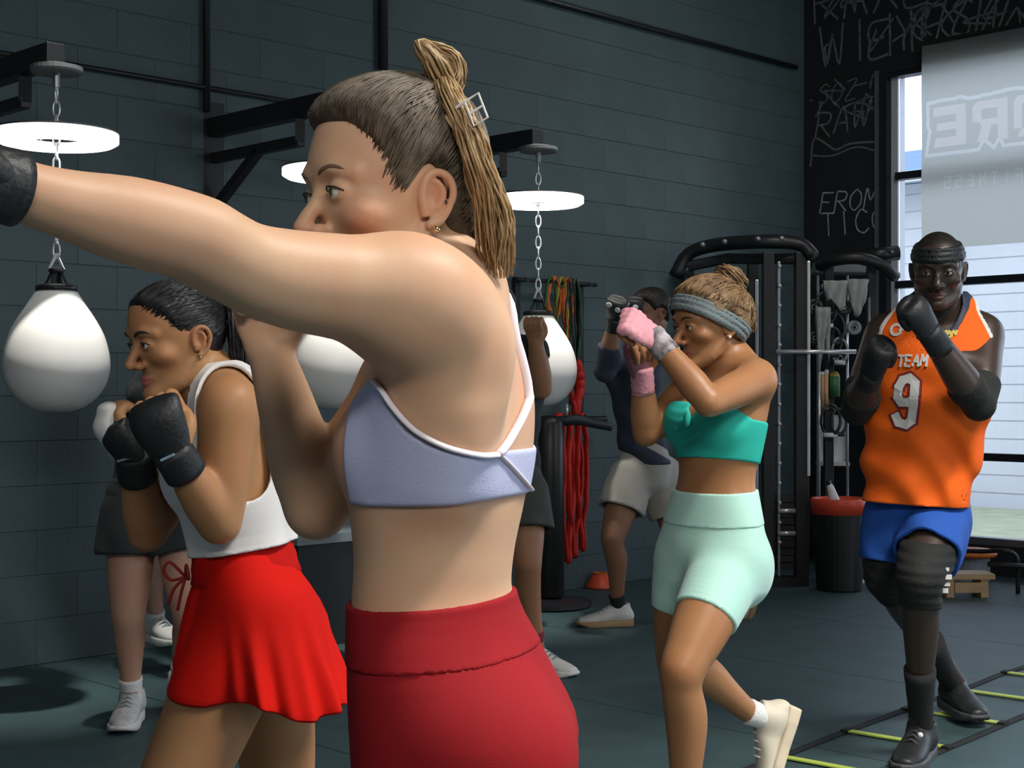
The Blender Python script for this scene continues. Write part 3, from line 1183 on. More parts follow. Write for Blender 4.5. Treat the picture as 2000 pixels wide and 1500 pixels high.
for _k, _c in (('banner', (.78, .78, .72)), ('bannerprint', (.98, .92, .88)), ('bannerline', (.98, .98, .94)), ('bannerfaint', (.90, .90, .84))):
    _t = M[_k].node_tree          # thin cloth lets the daylight behind it through
    _tl = _t.nodes.new('ShaderNodeBsdfTranslucent')
    _tl.inputs[0].default_value = (*_c, 1)
    _mx = _t.nodes.new('ShaderNodeMixShader')
    _mx.inputs[0].default_value = .85
    _t.links.new(_t.nodes['Principled BSDF'].outputs[0], _mx.inputs[1])
    _t.links.new(_tl.outputs[0], _mx.inputs[2])
    _t.links.new(_mx.outputs[0], _t.nodes['Material Output'].inputs[0])
g = bpy.data.materials.new('window_glass')
g.use_nodes = True
t_ = g.node_tree
t_.nodes.clear()
o_ = t_.nodes.new('ShaderNodeOutputMaterial')
tr = t_.nodes.new('ShaderNodeBsdfTransparent')
tr.inputs[0].default_value = (.93, .96, 1.0, 1)
gl = t_.nodes.new('ShaderNodeBsdfGlossy')
gl.inputs['Roughness'].default_value = .02
mx = t_.nodes.new('ShaderNodeMixShader')
fr_ = t_.nodes.new('ShaderNodeFresnel')
fr_.inputs[0].default_value = 1.45
t_.links.new(fr_.outputs[0], mx.inputs[0])
t_.links.new(tr.outputs[0], mx.inputs[1])
t_.links.new(gl.outputs[0], mx.inputs[2])
t_.links.new(mx.outputs[0], o_.inputs[0])
M['glass'] = g

# ------------------------------------------------------------------ the hall
UB, UW, NB, NW, ZZ = U_BACK, U_WIN, N_BACK, N_WIN, A([0, 0, 1.0])
def slab(name, c, ax, ay, az, hx, hy, hz, m, parent=None):
    return MB().box(c, ax, ay, az, hx, hy, hz).build(name, m, parent)
# floor: a dark bed with rubber mats laid on it along the walls
mid = CORNER - UB * 6 + UW * 6
floor = struct(slab('floor', A([mid[0], mid[1], -.06]), UB, UW, ZZ, 6.6, 6.6, .05, M['seam']))
mat_mesh = None
TW, TL = 1.22, 1.83
for i in range(10):
    for j in range(7):
        c = CORNER - UB * (TW * (i + .5)) + UW * (TL * (j + .5))
        if c[1] < -1.5 or c[0] < -5.5:
            continue
        if mat_mesh is None:
            o = MB().box(A([0, 0, -.005]), UB, UW, ZZ, TW / 2 - .003, TL / 2 - .003, .005).build('floor_mat', M['rubber'], None, bevel=.002)
            mat_mesh = o.data
            o.parent = floor
            o.location = (c[0], c[1], 0)
        else:
            o = bpy.data.objects.new('floor_mat', mat_mesh)
            col.objects.link(o)
            o.parent = floor
            o.location = (c[0], c[1], 0)
# block wall
LB = 11.5
wb = struct(slab('wall_back', CORNER - UB * (LB / 2 - .2) - NB * .1135 + ZZ * CEIL / 2, UB, NB, ZZ, LB / 2 + .2, .11, CEIL / 2, M['mortar']))
blk = None
rows, cols_ = 15, 19
BW, BH = .406, .203
def block_mesh():
    return MB().box((0, 0, 0), UB, NB, ZZ, BW / 2 - .0004, .008, BH / 2 - .0015)
for r_ in range(rows):
    for c_ in range(cols_):
        p = CORNER - UB * (BW * (c_ + .5 + (.5 if r_ % 2 else 0))) - NB * .008 + ZZ * (BH * (r_ + .5))
        if blk is None:
            o = block_mesh().build('concrete_block', M['block'], None, bevel=.0015)
            blk = o.data
        else:
            o = bpy.data.objects.new('concrete_block', blk)
            col.objects.link(o)
            b_ = o.modifiers.new('bevel', 'BEVEL')
            b_.width, b_.segments, b_.limit_method = .0015, 1, 'ANGLE'
        o.parent = wb
        o.location = tuple(p)
mb = MB()
for r_ in range(24):
    for c_ in range(29):
        if r_ < rows and c_ < cols_:
            continue
        p = CORNER - UB * (BW * (c_ + .5 + (.5 if r_ % 2 else 0))) - NB * .008 + ZZ * (BH * (r_ + .5))
        if p[1] < 1:
            continue
        mb.box(p, UB, NB, ZZ, BW / 2 - .0004, .008, BH / 2 - .0015)
for r_ in range(24):
    if r_ % 2:
        mb.box(CORNER - UB * (BW * .25) - NB * .008 + ZZ * (BH * (r_ + .5)), UB, NB, ZZ, BW / 4 - .0004, .008, BH / 2 - .0015)
o = mb.build('concrete_block_courses', M['block'], wb)
o['kind'] = 'stuff'
# window wall: pier at the corner, sill, header
LW = 11.6
S0, Z0, Z1 = .70, .20, 3.50
ww = struct(slab('wall_right', on_win(S0 / 2 - .03, CEIL / 2, -.10), UW, NW, ZZ, S0 / 2 - .03, .10, CEIL / 2, M['blackwall']))
slab('sill_wall', on_win(S0 + (LW - S0) / 2 - .06, Z0 / 2, -.10), UW, NW, ZZ, (LW - S0) / 2, .10, Z0 / 2, M['blackwall'], ww)
slab('header_wall', on_win(S0 + (LW - S0) / 2 - .06, (Z1 + CEIL) / 2, -.10), UW, NW, ZZ, (LW - S0) / 2, .10, (CEIL - Z1) / 2, M['blackwall'], ww)
wl = struct(slab('wall_left', A([-5.6, 1.5, CEIL / 2]), A([1., 0, 0]), A([0, 1., 0]), ZZ, .1, 6.0, CEIL / 2, M['plainwall']))
wr = struct(slab('wall_rear', A([2.0, -2.2, CEIL / 2]), A([1., 0, 0]), A([0, 1., 0]), ZZ, 8.6, .1, CEIL / 2, M['plainwall']))
struct(slab('ceiling', A([mid[0], mid[1], CEIL + .06]), UB, UW, ZZ, 6.8, 6.8, .05, M['ceil']))
# storefront window: frame, rails, panes
win = struct(MB().box(on_win(S0 - .03, (Z0 + Z1) / 2, -.06), UW, NW, ZZ, .03, .07, (Z1 - Z0) / 2).build('window_1', M['frame'], None))
slab('jamb', on_win(S0 + .028, (Z0 + Z1) / 2, -.10), UW, NW, ZZ, .026, .05, (Z1 - Z0) / 2, M['jamb'], win)
slab('frame_edge', on_win(S0 - .075, (Z0 + Z1) / 2, .012), UW, NW, ZZ, .013, .012, (Z1 - Z0) / 2 + .02, M['framelight'], win)
posts = [2.2, 3.7, 5.2, 6.7]
slab('end_wall', on_win((6.7 + LW) / 2, CEIL / 2, -.10), UW, NW, ZZ, (LW - 6.7) / 2, .10, CEIL / 2, M['blackwall'], ww)
for s_ in posts:
    slab('mullion', on_win(s_, (Z0 + Z1) / 2, -.06), UW, NW, ZZ, .025, .05, (Z1 - Z0) / 2, M['frame'], win)
ed = [S0 + .05] + posts
rails = [.79, 1.99, 2.76]
for z_ in rails:
    for a_, b_ in zip(ed[:-1], ed[1:]):
        slab('rail', on_win((a_ + b_) / 2, z_, -.06), UW, NW, ZZ, (b_ - a_) / 2, .04, .026, M['frame'], win)
slab('head_rail', on_win((S0 + 6.7) / 2, Z1 - .015, -.06), UW, NW, ZZ, (6.7 - S0) / 2, .05, .02, M['frame'], win)
slab('bottom_rail', on_win((S0 + 6.7) / 2, Z0 + .02, -.06), UW, NW, ZZ, (6.7 - S0) / 2, .05, .025, M['framelight'], win)
zs = [Z0] + rails + [Z1]
for a_, b_ in zip(ed[:-1], ed[1:]):
    for c_, d_ in zip(zs[:-1], zs[1:]):
        slab('pane', on_win((a_ + b_) / 2, (c_ + d_) / 2, -.07), UW, NW, ZZ, (b_ - a_) / 2 - .005, .004, (d_ - c_) / 2 - .005, M['glass'], win)

# ------------------------------------------------------------------ outside
ext = -NW
c = on_win(5, 0, -9)
struct(slab('ground_outside', A([c[0], c[1], -.16]), UW, NW, ZZ, 14, 8.7, .05, M['pavement']))
wv = on_win(4.0, -.02, -1.25)
struct(slab('pavement_outside', A([wv[0], wv[1], -.075]), UW, NW, ZZ, 12, .95, .05, M['walk']))
gv = on_win(4.0, -.02, -3.9)
lawn = slab('lawn', A([gv[0], gv[1], -.07]), UW, NW, ZZ, 12, 1.6, .05, M['grass'])
tag(lawn, 'strip of pale dry grass outside the tall window', 'lawn')
lawn['kind'] = 'stuff'
hb = on_win(-5.2, 0, -8.0)
house = thing('house', (hb[0], hb[1], -.1), 'pale house with white siding and a blue-grey roof seen through the window', 'house')
slab('wall', A([hb[0], hb[1], 1.75]), UW, NW, ZZ, 7.0, 2.0, 1.87, M['siding'], house)
for k in range(18):
    MB().box(A([hb[0], hb[1], .0 + k * .2]) + NW * 2.0, UW, NW, ZZ, 7.0, .018, .092).build('siding_board', M['siding'], house)
rp = [(-2.6, 0), (2.6, 0), (0, .75)]
MB().prism(rp, A([hb[0], hb[1], 3.62]) - UW * 7.3, NW, ZZ, UW, 14.6).build('roof', M['roof'], house)
slab('gutter', A([hb[0], hb[1], 3.62]) + NW * 2.55, UW, NW, ZZ, 7.3, .06, .06, M['jamb'], house)
slab('downpipe', A([hb[0], hb[1], 1.7]) + NW * 2.06 + UW * 3.05, UW, NW, ZZ, .08, .05, 1.85, M['roof'], house)

# ------------------------------------------------------------------ graffiti on the black window wall (flat marker strokes)
def stroke(mb, pts, w):
    """flat ribbon on the window wall, pts in (s, z)"""
    q = catmull(np.array(pts, float), 4) if len(pts) > 2 else np.array(pts, float)
    n = len(q)
    L, R = [], []
    for i in range(n):
        d = q[min(i + 1, n - 1)] - q[max(i - 1, 0)]
        d = d / (np.linalg.norm(d) + 1e-9)
        nn = A([-d[1], d[0]]) * w
        L.append(on_win(*(q[i] + nn), .004))
        R.append(on_win(*(q[i] - nn), .004))
    mb.add(L + R, [(i, i + 1, n + i + 1, n + i) for i in range(n - 1)])
GL = {
    'F': [[(0, 0), (.05, 1)], [(.05, 1), (.7, .95)], [(.03, .55), (.5, .5)]],
    'R': [[(0, 0), (.05, 1)], [(.05, 1), (.6, .9), (.55, .55), (.05, .5)], [(.2, .5), (.7, 0)]],
    'O': [[(.35, 1), (.05, .7), (.05, .25), (.35, 0), (.65, .3), (.62, .75), (.35, 1)]],
    'M': [[(0, 0), (.08, 1), (.35, .4), (.62, 1), (.7, 0)]],
    'T': [[(0, 1), (.7, .95)], [(.35, .97), (.3, 0)]],
    'I': [[(.3, 0), (.32, 1)]],
    'C': [[(.65, .85), (.35, 1), (.05, .6), (.1, .15), (.4, 0), (.68, .2)]],
    'K': [[(.05, 0), (.05, 1)], [(.65, 1), (.08, .5), (.68, 0)]],
    'E': [[(.65, 1), (.05, .95), (.02, .5), (.5, .52)], [(.02, .5), (.05, 0), (.66, .04)]],
    'Y': [[(0, 1), (.33, .5)], [(.68, 1), (.3, .4), (.3, 0)]],
    'A': [[(0, 0), (.34, 1), (.68, 0)], [(.12, .38), (.56, .36)]],
    'S': [[(.65, .85), (.35, 1), (.08, .75), (.55, .4), (.5, .05), (.05, .12)]],
    'W': [[(0, 1), (.15, 0), (.36, .7), (.55, 0), (.7, 1)]],
    'N': [[(.02, 0), (.05, 1), (.62, .05), (.66, 1)]],
    'Z': [[(.02, .95), (.65, 1), (.05, 0), (.68, .04)]],
    'X': [[(0, 0), (.68, 1)], [(0, 1), (.68, 0)]],
}
def tagline(mb, txt, s, z, size, w, slant=.15, drop=0.0, gap=.82):
    for i, ch in enumerate(txt):
        for st in GL[ch]:
            stroke(mb, [(s + size * (i * gap + x * .95 + slant * y), z + size * y + drop * i + rng.uniform(-.012, .012) * size) for x, y in st], w)
mb = MB()
tagline(mb, 'FROM', .14, 2.545, .15, .0055, drop=.0)
tagline(mb, 'TICO', .17, 2.375, .17, .0055, slant=-.1)
mb.build('wall_lettering', M['chalk2'], ww)
mb = MB()
tagline(mb, 'RAW', .10, 3.10, .19, .007, drop=.02)
stroke(mb, [(.06, 2.90), (.09, 3.10), (.2, 3.05), (.28, 3.0), (.40, 3.03), (.60, 3.02)], .008)
stroke(mb, [(.08, 2.98), (.25, 2.96), (.45, 3.00), (.62, 2.95)], .006)
tagline(mb, 'SOZ', .12, 3.35, .14, .005)
mb.build('wall_lettering', M['chalk'], ww)
mb = MB()
for (tx, s_, z_, sz) in [('WILKY'.replace('L', 'I'), .15, 3.62, .30), ('EYES', .55, 3.62, .26), ('KWIN', 1.05, 3.60, .34), ('RAXE', .1, 3.95, .3),
                         ('TOM', .95, 3.98, .3), ('NY', 1.5, 3.95, .36), ('ZEN', 1.75, 3.66, .3), ('KEY', 2.0, 4.0, .3)]:
    tagline(mb, tx, s_, z_, sz, .009, slant=rng.uniform(-.1, .3), drop=rng.uniform(-.02, .02))
for k in range(26):
    s_, z_ = rng.uniform(.08, 2.1), rng.uniform(3.58, 4.3)
    pts = [(s_ + rng.uniform(-.14, .14), z_ + rng.uniform(-.16, .16)) for q in range(rng.randint(2, 5))]
    pts = [(max(.04, a), max(3.54, b)) for a, b in pts]
    stroke(mb, pts, .008)
for k in range(14):
    s_, z_ = rng.uniform(.06, .60), rng.uniform(3.25, 3.55)
    pts = [(min(.62, max(.04, s_ + rng.uniform(-.1, .1))), z_ + rng.uniform(-.1, .1)) for q in range(rng.randint(2, 5))]
    stroke(mb, pts, .006)
mb.build('wall_lettering', M['chalk'], ww)

# ------------------------------------------------------------------ banner hanging before the window, read from behind
bs0, bs1, bz0, bz1 = 1.03, 3.6, 2.21, 3.62
bo = .10
bp = on_win((bs0 + bs1) / 2, bz0, bo)
ban = thing('banner', bp, 'large grey banner with mirrored white lettering hung before the window', 'banner')
MB().bar(on_win(bs0 - .02, bz1 + .012, bo), on_win(bs1, bz1 + .012, bo), .014, .014).build('hanging_rod', M['steel'], ban)
E_m = [[(.62, 0), (.88, 0), (.88, 1), (.62, 1)], [(0, 0), (.64, 0), (.64, .22), (.05, .22)], [(.08, .40), (.64, .40), (.64, .60), (.08, .60)], [(0, .78), (.64, .78), (.64, 1), (.0, 1)]]
R_m = [[(.66, 0), (.92, 0), (.92, 1), (.66, 1)], [(.12, .80), (.68, .80), (.68, 1), (.12, 1)], [(.0, .52), (.24, .46), (.24, .92), (.12, 1), (.0, .9)], [(.2, .38), (.68, .38), (.68, .56), (.2, .56)],
       [(.10, 0), (.38, 0), (.52, .42), (.26, .42)]]
O_m = [[(.2, .8), (.72, .8), (.92, 1), (.1, 1)], [(0, .2), (.24, .2), (.24, .86), (.1, 1), (0, .86)], [(.68, .14), (.92, .14), (.92, 1), (.68, .86)], [(.1, 0), (.92, 0), (.72, .2), (.2, .2)]]
C_m = [[(.68, 0), (.92, .14), (.92, .86), (.68, 1)], [(0, .78), (.7, .78), (.7, 1), (0, 1)], [(0, 0), (.7, 0), (.7, .22), (0, .22)]]
small = {'S': [[(0, .5), (0, .62), (.6, .62), (.6, .5)], [(0, 0), (0, .12), (.6, .12), (.6, 0)], [(0, .98), (0, .86), (.6, .86), (.6, .98)], [(.48, .5), (.6, .5), (.6, .98), (.48, .98)], [(0, 0), (.12, 0), (.12, .6), (0, .6)]],
         'E': [[(.48, 0), (.6, 0), (.6, 1), (.48, 1)], [(0, 0), (.5, 0), (.5, .12), (0, .12)], [(0, .44), (.5, .44), (.5, .56), (0, .56)], [(0, .88), (.5, .88), (.5, 1), (0, 1)]],
         'N': [[(0, 0), (.12, 0), (.12, 1), (0, 1)], [(.48, 0), (.6, 0), (.6, 1), (.48, 1)], [(.48, 1), (.6, 1), (.12, 0), (0, 0)]],
         'T': [[(.24, 0), (.36, 0), (.36, 1), (.24, 1)], [(0, .88), (.6, .88), (.6, 1), (0, 1)]],
         'I': [[(.24, 0), (.36, 0), (.36, 1), (.24, 1)]],
         'F': [[(.48, 0), (.6, 0), (.6, 1), (.48, 1)], [(0, .44), (.5, .44), (.5, .56), (0, .56)], [(0, .88), (.5, .88), (.5, 1), (0, 1)]]}
outl = [(bs0 + .035, 2.855), (bs0 + .06, 3.02), (bs0 + .045, 3.06), (bs0 + .05, 3.215), (bs0 + .30, 3.225), (bs0 + .36, 3.205), (bs0 + .62, 3.225), (bs0 + .95, 3.22), (bs0 + 1.3, 3.225),
        (bs0 + 1.32, 2.86), (bs0 + .78, 2.86), (bs0 + .60, 2.86), (bs0 + .57, 2.92), (bs0 + .53, 2.855), (bs0 + .46, 2.92), (bs0 + .42, 2.855)]
ss_ = np.concatenate([np.arange(bs0, 2.4, .006), np.arange(2.4, bs1 + .006, .014)])
zs_ = np.arange(bz0, bz1 + .003, .0062)
SS, ZS = np.meshgrid((ss_[:-1] + ss_[1:]) / 2, (zs_[:-1] + zs_[1:]) / 2, indexing='ij')
idx = np.zeros(SS.shape, int)
idx[np.abs(poly_sd(outl, SS, ZS)) < .0125] = 2
sz = .27
for k, gph in enumerate([E_m, R_m, O_m, C_m]):
    for p in gph:
        idx[poly_sd([(bs0 + .09 + k * .29 + q[0] * sz, 2.905 + q[1] * sz) for q in p], SS, ZS) < 0] = 1
for k, ch in enumerate('SSENTIF'):
    for p in small[ch]:
        idx[poly_sd([(bs0 + .17 + k * .085 + q[0] * .085, 2.615 + q[1] * .085) for q in p], SS, ZS) < 0] = 3
SV, ZV = np.meshgrid(ss_, zs_, indexing='ij')
OUT = bo + .004 * np.sin(SV * 7) * (1 - (ZV - bz0) / (bz1 - bz0)) + .003 * np.sin(ZV * 9 + SV * 3)
PV = CORNER + SV[..., None] * U_WIN + OUT[..., None] * N_WIN
PV[..., 2] = ZV
na, nb_ = len(ss_), len(zs_)
I0 = (np.arange(na - 1)[:, None] * nb_ + np.arange(nb_ - 1)[None]).ravel()
cl = link_mesh('cloth', PV.reshape(-1, 3), np.stack([I0, I0 + nb_, I0 + nb_ + 1, I0 + 1], 1), M['banner'], ban, True)
for mm in ('bannerprint', 'bannerline', 'bannerfaint'):
    cl.data.materials.append(M[mm])
cl.data.polygons.foreach_set('material_index', idx.ravel().astype(np.int32))

# ------------------------------------------------------------------ pipes on the block wall
def pipe(name, pts, r, label):
    o = MB().tube(pts, r, 10).build(name, M['steel'], None, smooth=True)
    return tag(o, label, 'pipe')
pipe('conduit', [on_back(-2.2, 2.74, .03), on_back(1.55, 2.74, .03)], .012, 'thin dark conduit running level above the left bag bracket')
pipe('conduit', [on_back(1.6, 3.62, .03), on_back(5.0, 3.62, .03)], .016, 'thin dark conduit high on the wall right of centre')
pipe('drop_pipe', [on_back(1.05, 3.0, .04), on_back(1.05, CEIL - .02, .04)], .028, 'black vertical pipe above the brown-haired woman')
pipe('drop_pipe', [on_back(-.07, 2.62, .03), on_back(-.07, CEIL - .02, .03)], .018, 'thin black vertical pipe above the middle bag bracket')

# ------------------------------------------------------------------ water bags on wall brackets with ring lights
def bag_station(base, which, lab):
    x, y = base
    wallp = lambda z, out: A([x, y, z]) - NB * (1.0 - out)
    B = thing('bag_bracket', wallp(2.16, 0.0), 'black steel wall bracket carrying the %s water bag' % which, 'bracket', 'bag brackets')
    slab('wall_plate', wallp(2.38, .012), UB, NB, ZZ, .06, .012, .30, M['steel'], B)
    MB().bar(wallp(2.55, .02), A([x, y, 2.55]), .04, .045).build('beam', M['steel'], B, bevel=.006)
    MB().bar(wallp(2.40, .02), A([x, y, 2.40]) - NB * .25, .022, .025).build('lower_beam', M['steel'], B, bevel=.004)
    MB().bar(wallp(2.14, .02), wallp(2.40, .42), .022, .022).build('brace', M['steel'], B, bevel=.004)
    MB().bar(A([x, y, 2.54]) - NB * .26, A([x, y, 2.40]) - NB * .26, .02, .02).build('brace', M['steel'], B)
    MB().lathe((x, y, 2.475), [(.094, 0), (.100, .008), (.100, .024), (.06, .034)], 28).build('disc', M['fixture'], B, smooth=False)
    MB().tube([(x, y, 2.48), (x, y, 2.42)], .014, 10).build('swivel', M['brushed'], B)
    Rg = thing('ring_light', (x, y, 2.20), 'glowing white ring light round the chain of the %s water bag' % which, 'lamp', 'ring lights')
    prof = [(.105, .0), (.125, -.016), (.215, -.016), (.235, -.004), (.235, .026), (.230, .028), (.110, .028), (.105, .022)]
    MB().lathe((x, y, 2.215), prof, 48, close=True).build('ring', M['ringglow'], Rg, smooth=False)
    MB().lathe((x, y, 2.215), [(.1045, .009), (.1045, .030), (.1030, .030), (.1030, .009)], 48, close=True).build('sleeve', M['steel2'], Rg)
    MB().lathe((x, y, 2.2435), [(.106, 0), (.236, 0), (.236, .006), (.106, .006)], 48, close=True).build('top_blocker', M['steel2'], Rg)  # unseen plate added on top to keep the glow off the upper wall
    for k in range(3):
        a = 2 * math.pi * k / 3 + .4
        MB().tube([(x + .11 * math.cos(a), y + .11 * math.sin(a), 2.225), (x + .012 * math.cos(a), y + .012 * math.sin(a), 2.265)], .005, 6).build('spoke', M['brushed'], Rg)
    MB().lathe((x, y, 2.255), [(.012, 0), (.022, .004), (.022, .02), (.012, .024)], 14).build('collar', M['brushed'], Rg)
    G = thing('water_bag', (x, y, 1.18), lab, 'punching bag', 'water bags')
    # chain of links from the swivel to the strap ring
    zt, zb = 2.42, 1.76
    n = 12
    stp = (zt - zb) / n
    for k in range(n):
        zc = zt - stp * (k + .5)
        ax = A([1.0, 0, 0]) if k % 2 else A([0, 1.0, 0])
        ring = []
        for q in range(14):
            a = 2 * math.pi * q / 14
            ring.append(A([x, y, zc]) + ax * .013 * math.cos(a) + ZZ * (stp * .60) * math.sin(a))
        ring.append(ring[0])
        MB().tube(ring, .0042, 6, caps=False).build('chain_link', M['chrome'], G, smooth=True)
    for q in (-1, 1):
        MB().tube([(x, y, 1.775), A([x, y, 1.715]) + NB * .0 + UB * q * .030], .0060, 6).build('hook', M['chrome'], G)
    for k in range(4):
        a = math.pi / 4 + k * math.pi / 2
        p1 = A([x, y, 1.70]) + .020 * (math.cos(a) * UB + math.sin(a) * NB)
        p2 = A([x, y, 1.632]) + .055 * (math.cos(a) * UB + math.sin(a) * NB)
        MB().tube([p1, p2], .011, 6, flat=.4).build('strap', M['webbing'], G)
    MB().lathe((x, y, 1.70), [(.022, 0), (.030, .006), (.030, .016), (.022, .022)], 14).build('strap_ring', M['steel'], G)
    MB().lathe((x, y, 1.628), [(.070, 0), (.080, .004), (.078, .022), (.050, .030), (.02, .032)], 28).build('cap', M['blackvinyl'], G, smooth=True)
    pr = [(.002, -.003), (.06, .0), (.115, .022), (.160, .062), (.190, .115), (.2005, .175), (.195, .235), (.178, .295), (.150, .350), (.118, .400), (.092, .440), (.078, .462), (.066, .468)]
    c_ = catmull(np.array(pr), 3)
    MB().lathe((x, y, 1.165), [tuple(q) for q in c_], 48).build('bladder', M['whitebag'], G, smooth=True)
    for k in range(2):
        a = k * math.pi + .5
        sp = []
        for (r_, h_) in c_:
            sp.append(A([x, y, 1.165 + h_]) + (r_ + .0008) * (math.cos(a) * UB + math.sin(a) * NB))
        MB().tube(sp, .0012, 5).build('seam', M['greyplastic'], G, smooth=True)
bag_station((-1.767, 5.70), 'left', 'white teardrop water bag hanging at far left by black gloves')
bag_station((-.800, 6.63), 'middle', 'white teardrop water bag seen through the raised bare arm')
bag_station((.136, 7.60), 'right', 'white teardrop water bag half hidden behind the bare back')

# ------------------------------------------------------------------ band rack on the block wall
def loop_band(name, top, length, w, m, label, group, spread=.05, wob=.02, r=.009):
    """a closed rubber loop hanging from a peg"""
    t = A(top, dtype=float)
    n = 12
    L_, R_ = [], []
    for i in range(n + 1):
        a = i / n
        sp = spread * math.sin(math.pi * min(1, a * 1.08 + .06)) + .010
        ph = rng.uniform(0, 6)
        L_.append(t - ZZ * length * a - UB * sp + NB * wob * math.sin(a * 5 + ph) * .3)
        R_.append(t - ZZ * length * a + UB * sp + NB * wob * math.cos(a * 4 + ph) * .3)
    pts = [t + ZZ * .016] + L_ + [t - ZZ * (length + spread * .6)] + R_[::-1] + [t + ZZ * .016]
    o = MB().tube(catmull(np.array(pts), 2), r, 6, caps=False, flat=.35).build(name, m, None, smooth=True)
    return tag(o, label, 'band', group)
tb = 2.36     # wall parameter of the rack
R0 = thing('band_rack', on_back(tb, .0, .02), 'black wall rack with two bars holding coloured exercise bands', 'rack')
for q in (-.26, .30):
    MB().bar(on_back(tb + q, 1.0, .02), on_back(tb + q, 1.92, .02), .022, .012, up=NB).build('upright', M['steel'], R0)
MB().tube([on_back(tb - .34, 1.90, .10), on_back(tb + .36, 1.90, .10)], .013, 10).build('top_bar', M['steel'], R0)
MB().tube([on_back(tb - .40, 1.06, .12), on_back(tb + .42, 1.06, .12)], .024, 10).build('lower_bar', M['steel'], R0)
for q in (-.26, .30):
    for z_ in (1.90, 1.06):
        MB().bar(on_back(tb + q, z_, .02), on_back(tb + q, z_, .115), .012, .012).build('bracket_arm', M['steel'], R0)
loop_band('exercise_band', on_back(tb - .02, 1.915, .10), .30, .02, M['orange'], 'orange exercise band hanging at the left of the upper bar', 'upper bands', .045, r=.018)
loop_band('exercise_band', on_back(tb + .04, 1.915, .105), .52, .02, M['yellow'], 'olive yellow exercise band looped over the upper bar', 'upper bands', .04, r=.014)
loop_band('exercise_band', on_back(tb + .10, 1.915, .10), .34, .02, M['orange'], 'orange exercise band hanging at the right of the upper bar', 'upper bands', .035, r=.018)
loop_band('exercise_band', on_back(tb - .07, 1.915, .12), .62, .02, M['green'], 'dark green exercise band hanging at the left of the yellow one', 'upper bands', .045)
loop_band('exercise_band', on_back(tb + .15, 1.915, .12), .60, .02, M['green'], 'dark green exercise band hanging at the right of the yellow one', 'upper bands', .04)
loop_band('exercise_band', on_back(tb + .09, 1.915, .135), .74, .02, M['purple'], 'dark purple exercise band hanging in front of the upper bands', 'upper bands', .035)
for k, (q, ln, sp, lb) in enumerate([(.00, .80, .035, 'red exercise band hanging leftmost on the lower bar'), (.06, .86, .045, 'wide red exercise band hanging second on the lower bar'),
                                     (.11, .83, .05, 'longest red exercise band in the middle of the lower bar'), (.16, .80, .035, 'red exercise band hanging rightmost on the lower bar')]):
    loop_band('exercise_band', on_back(tb + q, 1.085, .12 + .015 * k), ln, .02, M['red'], lb, 'red bands', sp, r=.027)
loop_band('exercise_band', on_back(tb + .10, 1.40, .16), .28, .02, M['red'], 'short red exercise band hung above the lower bar', 'red bands', .035, r=.034)
MB().tube([on_back(tb + .10, 1.905, .12), on_back(tb + .10, 1.40, .155)], .006, 6).build('hanging_strap', M['webbing'], R0)
# black padded post in front of the rack
pp = px(1075, 1120, 9.0)
PP = thing('padded_post', (pp[0] - .02, pp[1] - .55, 0), 'black padded upright post with a side arm beside the red bands', 'post')
q0 = A([pp[0] - .02, pp[1] - .55, 0])
MB().lathe(q0, [(.22, 0), (.24, .01), (.24, .035), (.10, .05)], 28).build('base', M['steel'], PP)
MB().lathe(q0, [(.06, .05), (.085, .07), (.085, 1.05), (.07, 1.09), (.02, 1.10)], 24).build('pad', M['blackvinyl'], PP, smooth=True)
MB().tube([q0 + ZZ * 1.06, q0 + ZZ * 1.075 + A([.16, .02, 0]), q0 + A([.36, .05, 1.03])], [.03, .032, .026], 10).build('arm', M['steel2'], PP, smooth=True)
MB().ring(q0 + A([.10, .0, 1.13]), .03, .007, axis=(1, 0, 0)).build('buckle', M['chrome'], PP)

# ------------------------------------------------------------------ black storage bench with a grey lid, low at the wall
sb = on_back(.45, 0, .30)
SB = thing('storage_bin', sb, 'black storage bin with a grey-green lid behind the red skirt', 'bin')
slab('body', sb + ZZ * .25, UB, NB, ZZ, .34, .24, .25, M['binblack'], SB)
slab('lid', sb + ZZ * .525, UB, NB, ZZ, .36, .26, .022, M['greyplastic'], SB)
slab('latch', sb + ZZ * .47 + NB * .25 + UB * .20, UB, NB, ZZ, .03, .012, .03, M['whiteplastic'], SB)
slab('latch', sb + ZZ * .14 + NB * .25 + UB * .20, UB, NB, ZZ, .03, .012, .02, M['whiteplastic'], SB)

# ------------------------------------------------------------------ cable and squat rack near the corner
RK = px(1500, 1128, 9.35)
RK[2] = 0
rx = A([1.0, 0, 0])
ry = A([0, 1.0, 0])
k_ = 9.35 / F_PX
def rk(x, y, dep=0.0):
    d = 9.35 + dep
    return px(x, y, d)
def zrow(y, d=9.35):
    return CAM_H - (y - HOR) / F_PX * d
rack = thing('squat_rack', (RK[0], RK[1], 0), 'tall black squat rack with chrome pegs and a pull-up crown', 'rack')
def col_(x, d, w, z0, z1, m, name='upright'):
    p = px(x, 760, d)
    return MB().box((p[0], p[1], (z0 + z1) / 2), rx, ry, ZZ, w, w, (z1 - z0) / 2).build(name, m, rack, bevel=.004)
u1 = col_(1500, 9.35, .035, .0, 2.12, M['steel'])
u2 = col_(1565, 9.35, .042, .0, 2.12, M['steel'])
u3 = col_(1470, 10.0, .035, .0, 2.12, M['steel'])
u4 = col_(1345, 9.9, .035, .0, 2.05, M['steel'])
col_(1521, 9.33, .010, .06, 2.06, M['brushed'], 'guide_rod')
col_(1579, 9.30, .010, .70, 2.06, M['chrome'], 'guide_rod')
col_(1478, 9.80, .010, .50, 1.98, M['chrome'], 'guide_rod')
